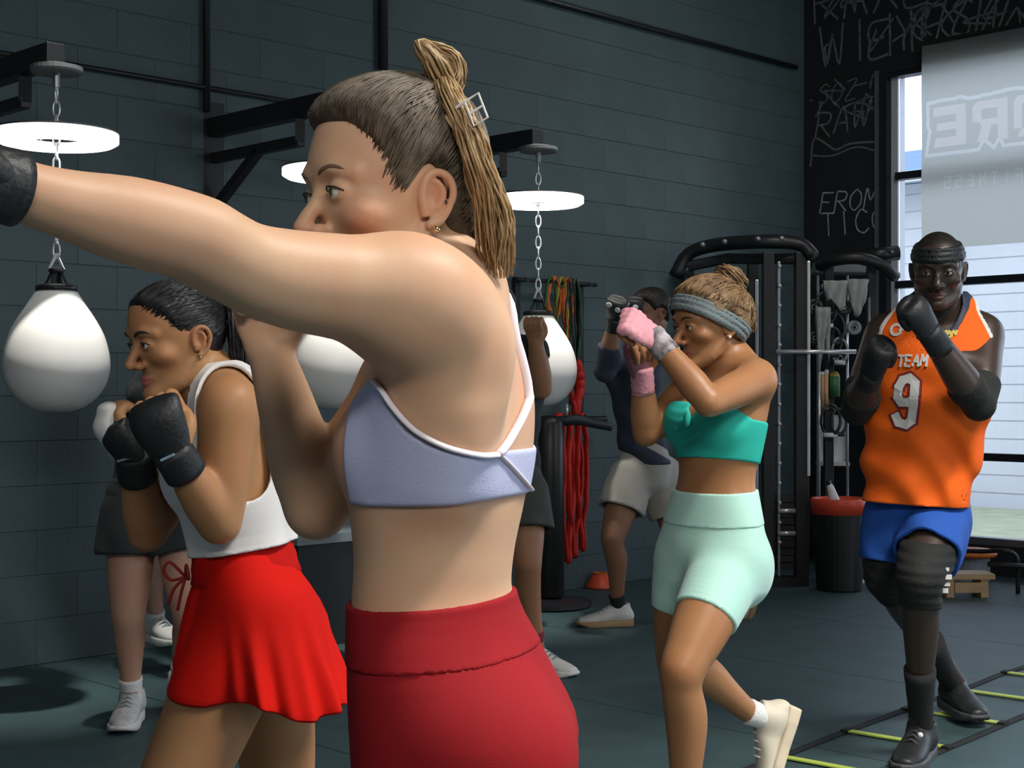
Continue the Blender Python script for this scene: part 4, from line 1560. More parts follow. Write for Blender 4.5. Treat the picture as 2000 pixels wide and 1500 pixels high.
for k in range(15):
    p = px(1521, 0, 9.31)
    MB().ball((p[0] + .006, p[1], .28 + k * .125), .012, 8).build('lit_peg_hole', M['whiteplastic'], rack, smooth=True)  # white balls: the brightness of the lit holes put into the colour
for y_ in (998, 1042):
    MB().tube([rk(1519, y_, -.04), rk(1553, y_, -.04)], .016, 10).build('weight_peg', M['chrome'], rack, smooth=True)
MB().tube([rk(1516, 687, -.10), rk(1672, 687, -.10)], .014, 10).build('barbell', M['chrome'], rack, smooth=True)
# crown: curved black arch with grips
arch = [rk(1318, 540, .3), rk(1345, 496, .3), rk(1400, 478, .2), rk(1490, 472, 0), rk(1560, 476, 0), rk(1588, 500, -.05)]
MB().tube(catmull(np.array(arch), 4), .055, 10, flat=.8).build('crown', M['steel'], rack, smooth=True)
MB().tube([rk(1345, 520, .3), rk(1420, 505, .2), rk(1570, 506, 0)], .035, 8).build('cross_beam', M['steel2'], rack)
for x_, y_ in ((1372, 474), (1415, 468), (1480, 463), (1526, 462)):
    MB().ball(rk(x_, y_ + 4, -.05), .020, 8).build('bolt', M['brushed'], rack, smooth=True)
MB().bar(rk(1500, 1120, 0) * A([1, 1, 0]) + ZZ * .03, rk(1570, 1120, 0) * A([1, 1, 0]) + ZZ * .03, .05, .03).build('foot', M['steel'], rack)
for k, y_ in enumerate((560, 640, 730, 830, 930, 1040)):
    MB().bar(rk(1500, y_, .02), rk(1565, y_ + 6, .02), .008, .010).build('rung', M['steel2'], rack)
MB().bar(rk(1345, 1100, .5) * A([1, 1, 0]) + ZZ * .03, rk(1470, 1100, .6) * A([1, 1, 0]) + ZZ * .03, .05, .03).build('foot', M['steel'], rack)
# weight stack of black plates between the posts
for k in range(10):
    p = px(1536, 0, 9.42)
    slab('stack_plate', A([p[0], p[1], .12 + k * .048]), rx, ry, ZZ, .085, .06, .021, M['steel2'], rack)
# second unit: cable tower with pull-down arms
ct = px(1680, 1128, 9.7)
tower = thing('cable_tower', (ct[0], ct[1], 0), 'black cable tower with curved pull-up arms by the window edge', 'rack')
def tw(x, y, dep=0.0):
    return px(x, y, 9.7 + dep)
for x_, w_, m_ in ((1702, .030, M['steel']), (1618, .030, M['steel'])):
    p = px(x_, 0, 9.75)
    MB().box((p[0], p[1], 1.05), rx, ry, ZZ, w_, w_, 1.05).build('upright', m_, tower, bevel=.004)
for x_, z0_, z1_, m_ in ((1655, .60, 1.82, M['chrome']), (1697, .45, 1.85, M['brushed']), (1600, .3, 1.8, M['chrome'])):
    p = px(x_, 0, 9.62)
    MB().tube([(p[0], p[1], z0_), (p[0], p[1], z1_)], .009, 8).build('guide_rod', m_, tower, smooth=True)
MB().tube(catmull(np.array([tw(1600, 520), tw(1630, 508, -.1), tw(1680, 505, -.15), tw(1725, 520, -.1), tw(1748, 540, 0)]), 4), .040, 10).build('pull_up_arm', M['steel'], tower, smooth=True)
MB().tube([tw(1690, 500), tw(1755, 494)], .050, 10).build('grip', M['blackvinyl'], tower, smooth=True)
MB().ball(tw(1742, 492, -.06), .012, 8).build('bolt', M['brushed'], tower)
slab('foot', A([ct[0], ct[1], .03]), rx, ry, ZZ, .24, .10, .03, M['steel'], tower)
# things hung and shelved in the tower
hg = 'grips hung in the cable tower'
for i, (x_, y_, ln, m_, lb) in enumerate([
        (1612, 570, .22, M['blackvinyl'], 'black strap grip hung high at the left of the tower'),
        (1630, 610, .20, M['steel2'], 'black rope grip hung below the tower arm'),
        (1640, 660, .16, M['greyplastic'], 'grey loop grip hung mid tower'),
        (1626, 640, .18, M['blackvinyl'], 'black loop grip hung beside the grey one'),
        (1622, 790, .20, M['blackvinyl'], 'black handle with looped strap low in the tower'),
        (1638, 800, .16, M['steel2'], 'dark looped cord low in the tower')]):
    top = tw(x_, y_, -.12)
    H_ = thing('cable_grip', top - ZZ * ln, lb, 'grip', hg)
    n = 14
    pts = [top + A([math.sin(2 * math.pi * q / n) * ln * .32, .01 * math.sin(q), -ln / 2 + math.cos(2 * math.pi * q / n) * ln / 2]) for q in range(n + 1)]
    MB().tube(pts, .010, 6, caps=False).build('strap', m_, H_, smooth=True)
    MB().tube([top + A([-ln * .22, 0, -ln]), top + A([ln * .22, 0, -ln])], .016, 8).build('handle', M['steel'] if i % 2 else M['whiteplastic'], H_, smooth=True)
for i, (x_, y0_, y1_, m_, lb) in enumerate([(1606, 730, 800, M['tan'], 'tan wooden stick standing in the tower'), (1614, 726, 800, M['wood'], 'pale wooden stick standing in the tower'),
                                            (1630, 735, 775, M['green'], 'green foam roller end in the tower')]):
    a_, b_ = tw(x_, y0_, -.05), tw(x_, y1_, -.05)
    S_ = thing('training_stick', b_, lb, 'stick')
    MB().tube([b_, a_], .014 if i < 2 else .035, 10).build('shaft', m_, S_, smooth=True)
    MB().ball(a_, .016 if i < 2 else .034, 8).build('cap', M['whiteplastic'] if i < 2 else M['yellow'], S_, smooth=True)
M['rag'] = mat('pale_grey_towel', (.34, .37, .36), rough=.9, var=.15, scale=18, bump=.3, bscale=90)
for i, (x_, y_, w_, l_, lb) in enumerate([(1632, 548, .085, .16, 'pale grey towel draped at the left under the tower arms'), (1676, 545, .07, .20, 'pale grey towel draped at the right under the tower arms'),
                                          (1608, 600, .05, .34, 'long pale strap towel hanging by the rack post')]):
    t0 = tw(x_, y_, -.14)
    V_, F_ = [], []
    for a_ in range(9):
        for b_ in range(9):
            u_, v_ = a_ / 8 - .5, b_ / 8
            V_.append(t0 + A([u_ * w_ * 2 * (1 - .35 * v_), .02 * math.sin(u_ * 14 + v_ * 4 + i), -v_ * l_ * (1 + .25 * math.sin(u_ * 5 + i * 2))]))
    for a_ in range(8):
        for b_ in range(8):
            q_ = a_ * 9 + b_
            F_.append((q_, q_ + 9, q_ + 10, q_ + 1))
    o = link_mesh('towel', V_, F_, M['rag'], None, True)
    sd_ = o.modifiers.new('solid', 'SOLIDIFY')
    sd_.thickness = .008
    tag(o, lb, 'towel', 'towels hung in the tower')
for i, (x_, y_, r_, lb) in enumerate([(1648, 600, .055, 'small dark round plate hung in the upper tower'), (1590, 600, .06, 'dark round plate hung beside the rack post'), (1592, 660, .05, 'smaller dark round plate below the first by the rack post'),
                                      (1668, 640, .05, 'grey round plate hung at the right of the tower'), (1640, 700, .06, 'dark round plate behind the barbell end')]):
    c_ = tw(x_, y_, -.10)
    H_ = thing('weight_plate', c_ - ZZ * r_, lb, 'plate', 'plates hung in the tower')
    MB().ring(c_, r_ * .68, r_ * .30, axis=(0, 1, 0), n=24, k=8).build('disc', M['steel2'] if i != 3 else M['greyplastic'], H_, smooth=True)
    MB().ring(c_ - A([0, .01, 0]), r_ * .28, r_ * .1, axis=(0, 1, 0), n=16, k=6).build('hub', M['brushed'], H_, smooth=True)
shf = thing('wire_shelf', tw(1625, 960, .30), 'grey wire shelf unit behind the red-rimmed bin', 'shelf')
for y_ in (905, 800, 560):
    p = tw(1626, y_, .36)
    MB().box(p, rx, ry, ZZ, .095, .10, .012).build('shelf_board', M['whiteplastic'] if y_ == 905 else M['greyplastic'], shf)
for x_ in (1597, 1655):
    for dp in (.27, .45):
        a_, b_ = tw(x_, 520, dp), tw(x_, 760, dp)
        MB().tube([(b_[0], b_[1], .0), (b_[0], b_[1], 2.02)], .010, 8).build('post', M['brushed'], shf)
p = tw(1627, 870, .10)
slab('back_panel', tw(1627, 855, .47), rx, ry, ZZ, .09, .008, .16, M['whiteplastic'], shf)
bx_ = tw(1640, 486, .36)
O_ = MB().prism([(-.20, -.05), (.19, -.05), (.18, .03), (.15, .085), (.08, .045), (-.17, .04)], A([bx_[0] + .02, bx_[1] - .1, 2.09]), rx, ZZ, ry, .25).build('crate_cover', M['greyplastic'], None, bevel=.008)
tag(O_, 'grey moulded cover lying on top of the wire shelf', 'cover')
# red-rimmed bin
bc = px(1639, 1135, 9.15)
b0 = A([bc[0], bc[1], 0])
BN = thing('waste_bin', b0, 'tall black bin with a bright red rim beside the blue shorts', 'bin')
MB().lathe(b0, [(.135, 0), (.14, .01), (.165, .49), (.158, .49), (.135, .03)], 28, close=False).build('body', M['binblack'], BN, smooth=False)
MB().lathe(b0, [(.150, .475), (.172, .475), (.178, .56), (.172, .572), (.155, .572)], 32, close=True).build('rim', M['binred'], BN, smooth=True)
bt = thing('bottle', b0 + A([-.02, .0, .02]), 'white bottle sticking out of the red-rimmed bin', 'bottle')
MB().tube([b0 + A([-.03, 0, .05]), b0 + A([-.03, 0, .56]), b0 + A([-.055, 0, .64]), b0 + A([-.062, 0, .66])], [.035, .035, .022, .014], 12).build('body', M['whiteplastic'], bt, smooth=True)
MB().tube([b0 + A([-.062, 0, .655]), b0 + A([-.068, 0, .68])], .016, 10).build('cap', M['steel'], bt)
# small white things on the floor by the bin
for x_, y_, r_, lb in ((1652, 1143, .030, 'white crumpled ball on the floor before the bin'), (1683, 1138, .018, 'small white ball on the floor right of the bin'), (1620, 1122, .014, 'tiny white ball on the floor left of the bin')):
    d_ = CAM_H * F_PX / (y_ + 6 - HOR)
    p = px(x_, y_, d_)
    o = MB().ball((p[0], p[1], r_ * 1.2), (r_, r_, r_ * 1.2), 12).build('paper_ball', M['whiteplastic'], None)
    for v in o.data.vertices:
        v.co += Vector(rng.uniform(-.12, .12, 3) * r_)
    o.location.z += .0
    tag(o, lb, 'ball', 'white balls by the bin')

# ------------------------------------------------------------------ by the window: low bars, orange disc, wooden step
d_ = 9.0
lb0 = px(1930, 1110, d_)
lb0[2] = 0
LBt = thing('low_bar', lb0, 'low black tube bar standing on the floor under the window', 'bar')
def lbp(x, z, dy=0):
    p = px(x, 0, d_ + dy)
    return A([p[0], p[1], z])
MB().tube(catmull(np.array([lbp(1862, .24, .2), lbp(1920, .245, .1), lbp(1960, .26), lbp(1982, .235), lbp(1988, .17), lbp(1988, .0)]), 4), .014, 8).build('rail', M['steel'], LBt, smooth=True)
MB().tube(catmull(np.array([lbp(1862, .24, .2), lbp(1856, .15, .2), lbp(1856, .0, .2)]), 4), .014, 8).build('leg', M['steel'], LBt, smooth=True)
MB().tube([lbp(1930, .19, -.1), lbp(2030, .17, -.1)], .016, 8).build('lower_rail', M['steel'], LBt, smooth=True)
MB().tube([lbp(2030, .17, -.1), lbp(2034, .0, -.1)], .014, 8).build('leg', M['steel'], LBt, smooth=True)
p = px(1893, 1096, 9.55)
o = MB().lathe((p[0], p[1], .165), [(.16, 0), (.175, .012), (.175, .030), (.15, .045), (.05, .05)], 28).build('disc', M['orange'], None, smooth=True)
OD = thing('balance_disc', (p[0], p[1], 0), 'orange disc resting on a dark block under the window', 'disc')
o.parent = OD
o.location = (-p[0], -p[1], 0)
MB().lathe((p[0], p[1], 0), [(.12, 0), (.13, .005), (.13, .16), (.12, .166)], 24).build('base', M['greyplastic'], OD)
p = px(1885, 1138, 8.9)
WS = thing('wooden_step', (p[0], p[1], 0), 'small pale wooden step on the floor behind the black knee pads', 'step')
slab('top', A([p[0], p[1], .125]), rx, ry, ZZ, .15, .10, .016, M['wood'], WS)
for q in (-.115, .09):
    slab('leg', A([p[0] + q, p[1], .055]), rx, ry, ZZ, .022, .09, .055, M['wood'], WS)
slab('front_board', A([p[0] - .01, p[1] - .085, .06]), rx, ry, ZZ, .08, .01, .03, M['wood'], WS)

# ------------------------------------------------------------------ agility ladder
la0 = A([.902, 4.98, 0])
ld = nrm(A([.645, .75, 0]))
lr = nrm(A([.75, -.645, 0]))
LAD = thing('agility_ladder', la0, 'black strap agility ladder with lime rungs lying on the floor', 'ladder')
for q in (0.0, .385):
    pts = []
    for k in range(13):
        a = la0 + lr * q + ld * (-.35 + k * .25) + lr * rng.uniform(-.008, .008)
        pts.append(a + ZZ * .004)
    MB().tube(catmull(np.array(pts), 2), .018, 4, flat=.14, up=ZZ).build('strap', M['webbing'], LAD)
for k in range(6):
    a = la0 + ld * (k * .485) + ZZ * .008
    MB().bar(a - lr * .01, a + lr * (.395), .016, .003).build('rung', M['lime'], LAD, bevel=.001)
    for q in (.0, .385):
        MB().box(a + lr * q + ZZ * .002, lr, ld, ZZ, .014, .022, .004).build('clip', M['webbing'], LAD)

# ------------------------------------------------------------------ orange cone on the floor
p = px(1172, 1146, CAM_H * F_PX / (1148 - HOR))
CN = thing('floor_cone', (p[0], p[1], 0), 'small orange-red marker cone on the floor behind the white shoe', 'cone')
MB().lathe((p[0], p[1], .002), [(.095, 0), (.10, .006), (.075, .03), (.045, .085), (.035, .09), (.06, .03)], 24, close=True).build('shell', M['binred'], CN, smooth=True)
MB().ring((p[0], p[1], .092), .040, .006).build('lip', M['orange'], CN, smooth=True)
# ------------------------------------------------------------------ people: materials
M['skinF'] = skin_mat('fair_skin', (.62, .395, .25), (.62, .28, .17), lipc=(.50, .17, .14))
M['skinM'] = skin_mat('tan_skin', (.38, .185, .082), (.38, .135, .06), lipc=(.32, .10, .07), rough=.42)
M['skinW'] = skin_mat('light_tan_skin', (.42, .22, .10), (.42, .16, .075), lipc=(.36, .12, .09))
M['skinO'] = skin_mat('dark_skin', (.050, .032, .024), (.054, .033, .025), lipc=(.10, .045, .038), rough=.38, sss=.06, spec=.5)
M['skinB'] = skin_mat('brown_skin', (.30, .15, .085), (.28, .12, .07))
M['skinN'] = skin_mat('mid_brown_skin', (.36, .18, .10), (.34, .14, .08))
M['skinL'] = skin_mat('pink_skin', (.48, .28, .20), (.50, .22, .16))
M['eyewhite'] = mat('eye_white', (.62, .60, .57), rough=.15, var=.03, scale=30)
M['irisb'] = mat('brown_iris', (.045, .025, .012), rough=.1, var=.3, scale=300)
M['irisg'] = mat('grey_green_iris', (.09, .10, .07), rough=.1, var=.3, scale=300)
M['hairF'] = mat('ash_brown_hair', (.070, .055, .040), rough=.48, scale=60, color2=(.18, .145, .105), spec=.4)
M['hairFcap'] = mat('ash_brown_scalp_hair', (.055, .045, .034), rough=.55, scale=90, color2=(.10, .08, .058), spec=.3)
M['hairFtail'] = mat('honey_blond_hair', (.26, .155, .065), rough=.45, scale=50, color2=(.48, .33, .17), spec=.4)
M['hairW'] = mat('black_brown_hair', (.006, .006, .007), rough=.38, scale=60, color2=(.016, .015, .016), spec=.5)
M['hairM'] = mat('golden_brown_hair', (.11, .062, .028), rough=.45, scale=45, color2=(.34, .21, .10), spec=.4)
M['hairD'] = mat('dark_hair', (.012, .009, .008), rough=.5, scale=60, color2=(.022, .016, .012))
M['browD'] = mat('dark_brow', (.028, .018, .012), rough=.7, var=.1)
M['browF'] = mat('brown_brow', (.17, .10, .065), rough=.8, var=.1)
M['lilac'] = mat('lilac_bra_knit', (.48, .51, .72), rough=.75, var=.05, scale=5, spec=.2, bump=.15, bscale=400)
M['lilacedge'] = mat('pale_lilac_binding', (.74, .70, .76), rough=.7, var=.04)
M['crimson'] = mat('crimson_leggings_knit', (.27, .010, .014), rough=.8, var=.08, scale=6, spec=.15, bump=.12, bscale=500)
M['gold'] = mat('gold_stud', (.80, .62, .34), rough=.2, metal=1.0, var=.05)
M['clip'] = mat('white_clip', (.82, .82, .80), rough=.35, var=.04)
M['glove'] = mat('black_glove_leather', (.012, .014, .016), rough=.5, var=.2, scale=25, bump=.2, bscale=120)
M['whitecloth'] = mat('white_tank_cotton', (.74, .73, .72), rough=.85, var=.04, scale=6, bump=.1, bscale=300)
M['redskirt'] = mat('red_skirt_cloth', (.64, .008, .003), rough=.8, var=.10, scale=5, spec=.15, bump=.1, bscale=350)
M['redband'] = mat('red_waistband', (.52, .006, .003), rough=.8, var=.08, scale=10, spec=.15)
M['redcord'] = mat('dark_red_cord', (.30, .015, .010), rough=.7, var=.1)
M['teal'] = mat('teal_bra_knit', (.03, .50, .40), rough=.7, var=.08, scale=6, spec=.2, bump=.1, bscale=400)
M['mint'] = mat('mint_shorts_knit', (.45, .76, .66), rough=.7, var=.05, scale=5, sheen=.3, bump=.1, bscale=400)
M['pinkwrap'] = mat('pink_hand_wrap', (.80, .36, .42), rough=.8, var=.08, scale=30, bump=.3, bscale=90)
M['patwrap'] = mat('patterned_wrist_wrap', (.05, .04, .05), rough=.8, scale=45, color2=(.55, .50, .52), var=.3)
M['maroonwrap'] = mat('dusky_pink_wrap', (.30, .10, .14), rough=.8, scale=30, color2=(.48, .24, .28))
M['headband'] = mat('grey_headband_knit', (.17, .215, .225), rough=.8, var=.14, scale=14, bump=.3, bscale=160)
M['whitesock'] = mat('white_sock', (.75, .75, .74), rough=.9, var=.04, bump=.3, bscale=160)
M['whiteshoe'] = mat('white_trainer', (.68, .67, .64), rough=.6, var=.06, scale=15)
M['creamshoe'] = mat('cream_trainer', (.66, .60, .48), rough=.6, var=.08, scale=15)
M['creamsole'] = mat('cream_sole', (.70, .60, .44), rough=.6, var=.08)
M['silvershoe'] = mat('silver_grey_trainer', (.52, .53, .52), rough=.5, var=.2, scale=30)
M['gumsole'] = mat('gum_sole', (.42, .27, .12), rough=.6, var=.1)
M['tanpatch'] = mat('tan_suede', (.48, .27, .14), rough=.7, var=.1)
M['blackshoe'] = mat('black_trainer', (.018, .020, .021), rough=.45, var=.25, scale=25)
M['greyshoe'] = mat('dark_grey_sole', (.055, .06, .062), rough=.55, var=.2)
M['blacksock'] = mat('black_sock', (.014, .015, .016), rough=.85, var=.15, bump=.3, bscale=160)
M['jersey'] = mat('orange_jersey_mesh', (.95, .145, .012), rough=.7, var=.05, scale=6, spec=.2)
M['jtrim'] = mat('white_jersey_trim', (.75, .74, .72), rough=.6, var=.04)
M['jnum'] = mat('white_number', (.72, .72, .70), rough=.6, var=.03)
M['jmaroon'] = mat('maroon_outline', (.22, .03, .03), rough=.6, var=.05)
M['jnavy'] = mat('navy_trim', (.02, .03, .06), rough=.6, var=.05)
M['jyellow'] = mat('yellow_print', (.62, .50, .10), rough=.6, var=.05)
M['blueshort'] = mat('blue_shorts_cloth', (.022, .095, .42), rough=.7, var=.10, scale=6, spec=.2)
M['kneepad'] = mat('black_knee_pad', (.011, .012, .011), rough=.8, var=.2, scale=20, bump=.3, bscale=120)
M['padprint'] = mat('white_pad_print', (.66, .66, .63), rough=.7, var=.03)
M['beige'] = mat('beige_shorts_cloth', (.37, .355, .315), rough=.8, var=.06, scale=6, sheen=.1)
M['navy'] = mat('navy_shirt_cloth', (.022, .030, .055), rough=.8, var=.12, scale=6)
M['olive'] = mat('dark_olive_shorts', (.045, .055, .045), rough=.8, var=.1)
M['darkshirt'] = mat('charcoal_shirt', (.020, .024, .026), rough=.85, var=.15)
M['darkshort'] = mat('charcoal_shorts', (.022, .028, .030), rough=.85, var=.15)
M['redsock'] = mat('dark_red_sock', (.22, .03, .035), rough=.85, var=.1)
M['blueprint'] = mat('pale_blue_print', (.25, .36, .45), rough=.6, var=.1)

def person(base, label):
    return thing('person', base, label, 'person')

# ================================================================== the woman in front: crimson leggings, lilac bra
def woman_front():
    f = nrm(A([-.93, .36, 0]))
    fP = nrm(A([-.92, .40, 0]))
    root = person((px(880, 1400, 1.78)[0], 1.78, 0), 'fair woman throwing a punch, lilac bra, crimson leggings, half-up brown hair')
    hf, hu = tilt(A([-.855, -.518, 0]), pitch=3)
    fr0 = Frame((0, 0, 0), hf, hu, 1.05)
    ear = px(850, 385, 1.655)
    fr = Frame(ear - fr0.w((-.078, -.014, -.008)), hf, hu, 1.05)
    head = Head(fr, jaw=.95, nose=.95)
    D = 1.77
    def S(x, y, a, bf, bb, d=D, ff=f):
        return (px(x, y, d), ff, a, bf, bb)
    st = [S(884, 1590, .150, .085, .085, ff=fP), S(902, 1440, .172, .112, .125, ff=fP), S(880, 1300, .160, .104, .104, ff=fP), S(852, 1180, .128, .092, .086, ff=fP),
          S(852, 1090, .122, .092, .088), S(862, 985, .134, .102, .094), S(874, 880, .146, .106, .096), S(882, 770, .150, .098, .090), S(880, 675, .140, .080, .074),
          S(876, 605, .108, .062, .056), S(876, 560, .060, .048, .046)]
    J = dict(P=px(890, 1400, D), W=px(852, 1130, D), C=px(882, 860, D), N=px(880, 560, 1.75),
             SL=px(790, 585, 1.615), EL=px(402, 468, 1.45), WL=px(-28, 352, 1.285),
             SR=px(800, 755, 1.885), ER=px(618, 992, 1.87), WR=px(527, 684, 1.83),
             HL=px(890, 1470, 1.69), HR=px(890, 1470, 1.86))
    J['KL'] = A([J['HL'][0] - .10, 1.66, .46]); J['AL'] = A([J['HL'][0] - .06, 1.64, .09]); J['TL'] = J['AL'] + A([-.15, -.02, -.05])
    J['KR'] = A([J['HR'][0] + .04, 1.92, .45]); J['AR'] = A([J['HR'][0] + .14, 1.96, .09]); J['TR'] = J['AR'] + A([-.15, .04, -.05])
    b = Body(J, fP, f, head, stations=st, arm=[.062, .056, .051, .043, .041, .043, .036, .027], bust=.056, breast=.070)
    # shoulder blade and back muscles
    b.extra = []
    q_ = [(830, 604, 1.63, .056), (775, 582, 1.60, .061), (690, 564, 1.57, .0575), (580, 548, 1.53, .0525), (500, 528, 1.495, .047), (440, 500, 1.47, .0435), (395, 476, 1.45, .0425)]
    b.uarm['L'] = Tube([px(*q[:3]) for q in q_], [q[3] for q in q_], sub=3)
    q_ = [(430, 492, 1.465, .041), (385, 466, 1.445, .0425), (320, 448, 1.42, .0435), (240, 428, 1.39, .0415), (150, 405, 1.355, .034), (80, 385, 1.325, .0295), (10, 362, 1.30, .027), (-28, 352, 1.285, .026)]
    b.farm['L'] = Tube([px(*q[:3]) for q in q_], [q[3] for q in q_], sub=3)
    dR = nrm(px(520, 600, 1.83) - J['WR'])
    b.hands['R'] = Hand(Frame(J['WR'], lerp(dR, A([-.2, .1, 1.0]), .5), A([-.3, .9, .1]), 1.0), thumb=-1)
    dL = nrm(J['WL'] - J['EL'])
    b.hands['L'] = Hand(Frame(J['WL'], dL, A([0, 0, 1.0]), 1.0), thumb=1)
    blade = Ell(px(905, 700, 1.665), (.055, .028, .075), np.stack([f, nrm(np.cross(Z3, f)), Z3]))
    lat = Tube([px(845, 690, 1.655), px(880, 800, 1.645), px(872, 930, 1.66)], [.045, .045, .04])
    delt = Ell(px(790, 570, 1.600), (.072, .052, .054), np.eye(3))
    teres = Tube([px(800, 625, 1.61), px(870, 640, 1.63), px(925, 665, 1.70)], [.050, .048, .040])
    dbase = b.core
    def core2(P, off=0.0):
        d = dbase(P)
        d = smin(d, ev(lat, P, .08), .05)
        d = smin(d, ev(blade, P, .08), .045)
        d = smin(d, ev(teres, P, .08), .05)
        d = smin(d, ev(delt, P, .08), .05)
        return d
    b.core = core2
    body = b.mesh(root, M['skinF'], .0048, hf=.0029)
    face_parts(root, fr, M['irisg'], M['browF'], M['eyewhite'], look=nrm(A([.18, .98, -.02])), sides=(-1, 1), brow_r=.0023, lash_m=M['browD'])
    # --- hair
    gather = A([-.004, -.082, .112])
    capf = hair_cap(root, head, M['hairFcap'], off=.009, h=.0030, noise=.0012, top=.013)
    starts = []
    for q in (-1, 1):
        L = [(.0, .076, .088), (.018, .074, .086), (.034, .066, .080), (.048, .052, .066), (.058, .042, .046), (.066, .034, .024), (.071, .026, .002), (.074, .012, .022), (.076, -.012, .030),
             (.074, -.036, .012), (.068, -.052, -.02), (.052, -.075, -.045), (.02, -.09, -.05)]
        L = catmull(np.array(L), 3)
        for k in range(300):
            p = L[rng.randint(0, len(L))].copy()
            p[0] *= q
            starts.append(p)
    strands(root, fr, M['hairF'], starts[:], gather, capf, r=.0010, spread=.008, n_seg=14)
    g = fr.w(gather)
    # top knot loop and falling tail
    kn = [g + A([0, 0, -.005]), px(862, 150, 1.70), px(838, 112, 1.69), px(822, 92, 1.69), px(846, 98, 1.70), px(880, 118, 1.71), px(888, 160, 1.71), px(872, 195, 1.70)]
    locks(root, kn, [.012, .013, .011, .007, .010, .013, .013, .010], M['hairFtail'], n=70, r=.0018, seg=22, wav=.0022, name='topknot')
    tl = [px(868, 168, 1.685), px(893, 215, 1.660), px(918, 270, 1.655), px(940, 335, 1.660), px(960, 410, 1.675), px(970, 490, 1.69), px(976, 560, 1.70)]
    locks(root, tl, [.012, .013, .014, .016, .020, .022, .016], M['hairFtail'], n=190, r=.0016, seg=22, wav=.003, name='ponytail', twist=.8)
    tb_ = [fr.w((0, -.095, .01)), px(915, 360, 1.74), px(930, 440, 1.75), px(945, 520, 1.75)]
    locks(root, tb_, [.028, .028, .024, .016], M['hairF'], n=140, r=.0018, seg=14, wav=.003, name='hair_underlayer', twist=.4)
    # claw clip: square outline with a cross bar
    c0 = px(930, 214, 1.640)
    ax, ay = nrm(A([.50, .05, .86])), None
    vx = nrm(px(955, 240, 1.640) - px(935, 188, 1.640))
    vy = nrm(px(935, 188, 1.640) - px(908, 205, 1.640))
    w_, h_ = .0145, .009
    mb = MB()
    cs = [c0 + vx * a * w_ + vy * d * h_ for a, d in ((-1, -1), (1, -1), (1, 1), (-1, 1))]
    cl = MB().tube(cs + [cs[0]], .0016, 6, caps=False).build('hair_clip', M['clip'], root)
    MB().tube([c0 - vy * h_, c0 + vy * h_], .0014, 6).build('cross_bar', M['clip'], cl)
    MB().tube([cs[0], cs[0] - vy * .012 - A([0, -.004, 0])], .0018, 6).build('hinge', M['clip'], cl)
    # earring
    MB().ball(fr.w((-.0815, -.012, -.043)), .0050, 14).build('earring', M['gold'], root, smooth=True)
    # --- bra: side outline in the plane of the torso (forward, up)
    C0 = px(862, 985, D)
    side = nrm(np.cross(Z3, f))          # towards her left, the camera
    def prof(x, y, d=1.64):
        p = px(x, y, d) - C0
        return (float(p @ f), float(p[2]))
    poly = [prof(640, 990), prof(700, 992), prof(900, 985), prof(1040, 968), prof(1075, 962), prof(1075, 945), prof(1035, 950), prof(1000, 915), prof(966, 884),
            prof(930, 884), prof(870, 868), prof(815, 838), prof(775, 795), prof(752, 757), prof(735, 738), prof(700, 745), prof(640, 780)]
    def brf(P):
        q = P - C0.astype(F32)
        u = q @ f.astype(F32)
        r = poly_sd(poly, u, q[:, 2])
        d = b.core(P) - .0045
        d = smax(d, r, .004)
        return smax(d, -(b.core(P) + .004), .002)
    lo = C0 - A([.26, .26, .10]); hi = C0 + A([.26, .26, .24])
    br = sdf_obj('bra', brf, lo, hi, .0036, M['lilac'], root)
    # binding along the arm hole, strap over the back, band at the bottom; each lies on the skin
    def on_skin(pts2, off=.005):
        """lay points of the side outline on the skin: start outside, step inward along the distance field"""
        p = np.array([px(x, y, 1.50) for x, y in pts2])
        dirv = p - A([0, 0, CAM_H])
        dirv /= np.linalg.norm(dirv, axis=1)[:, None]
        for _ in range(60):
            d = b.core(p.astype(F32))
            p = p + dirv * np.where(d < .0005, 0, np.maximum(d * .6, .0008))[:, None]
        g_ = np.stack([b.core((p + e).astype(F32)) - b.core((p - e).astype(F32)) for e in np.eye(3) * .004], 1)
        return p + g_ / np.linalg.norm(g_, axis=1)[:, None] * off
    e1 = on_skin(catmull(np.array([(735, 740), (752, 760), (775, 797), (815, 840), (870, 870), (930, 886), (966, 886)]), 4))
    MB().tube(e1, .0042, 8, flat=.6).build('binding', M['lilacedge'], br, smooth=True)
    e2 = on_skin(catmull(np.array([(966, 886), (985, 862), (1008, 824), (1022, 792), (1028, 775)]), 4))
    full = b.ev
    end_ = J['N'] + b.rC * .085 + Z3 * .02 - f * .02
    ext = np.array([lerp(e2[-2], end_, t) - f * (.05 * math.sin(math.pi * t)) for t in np.linspace(.06, 1, 12)])
    for _ in range(8):          # lay the strap on the back up to the far shoulder
        d = full(ext.astype(F32)) - .004
        g_ = np.stack([full((ext + q).astype(F32)) - full((ext - q).astype(F32)) for q in np.eye(3) * .004], 1)
        g_ /= np.linalg.norm(g_, axis=1)[:, None] + 1e-6
        ext = ext - g_ * np.clip(d, -.03, .03)[:, None]
    e2 = np.vstack([e2[:-1], ext])
    MB().tube(e2, .0060, 8, flat=.55).build('strap', M['lilacedge'], br, smooth=True)
    e3 = on_skin(catmull(np.array([(966, 886), (1000, 920), (1030, 955)]), 4))
    MB().tube(e3, .0042, 8, flat=.6).build('binding', M['lilacedge'], br, smooth=True)
    # --- leggings
    wz = px(0, 1163, D)[2]
    def plane_w(P):
        q = P - px(852, 1165, D).astype(F32)
        return (q @ nrm(A([-.04, 0, 1.0])).astype(F32)) + F32(.10) * (np.abs(q @ f.astype(F32))) * 0
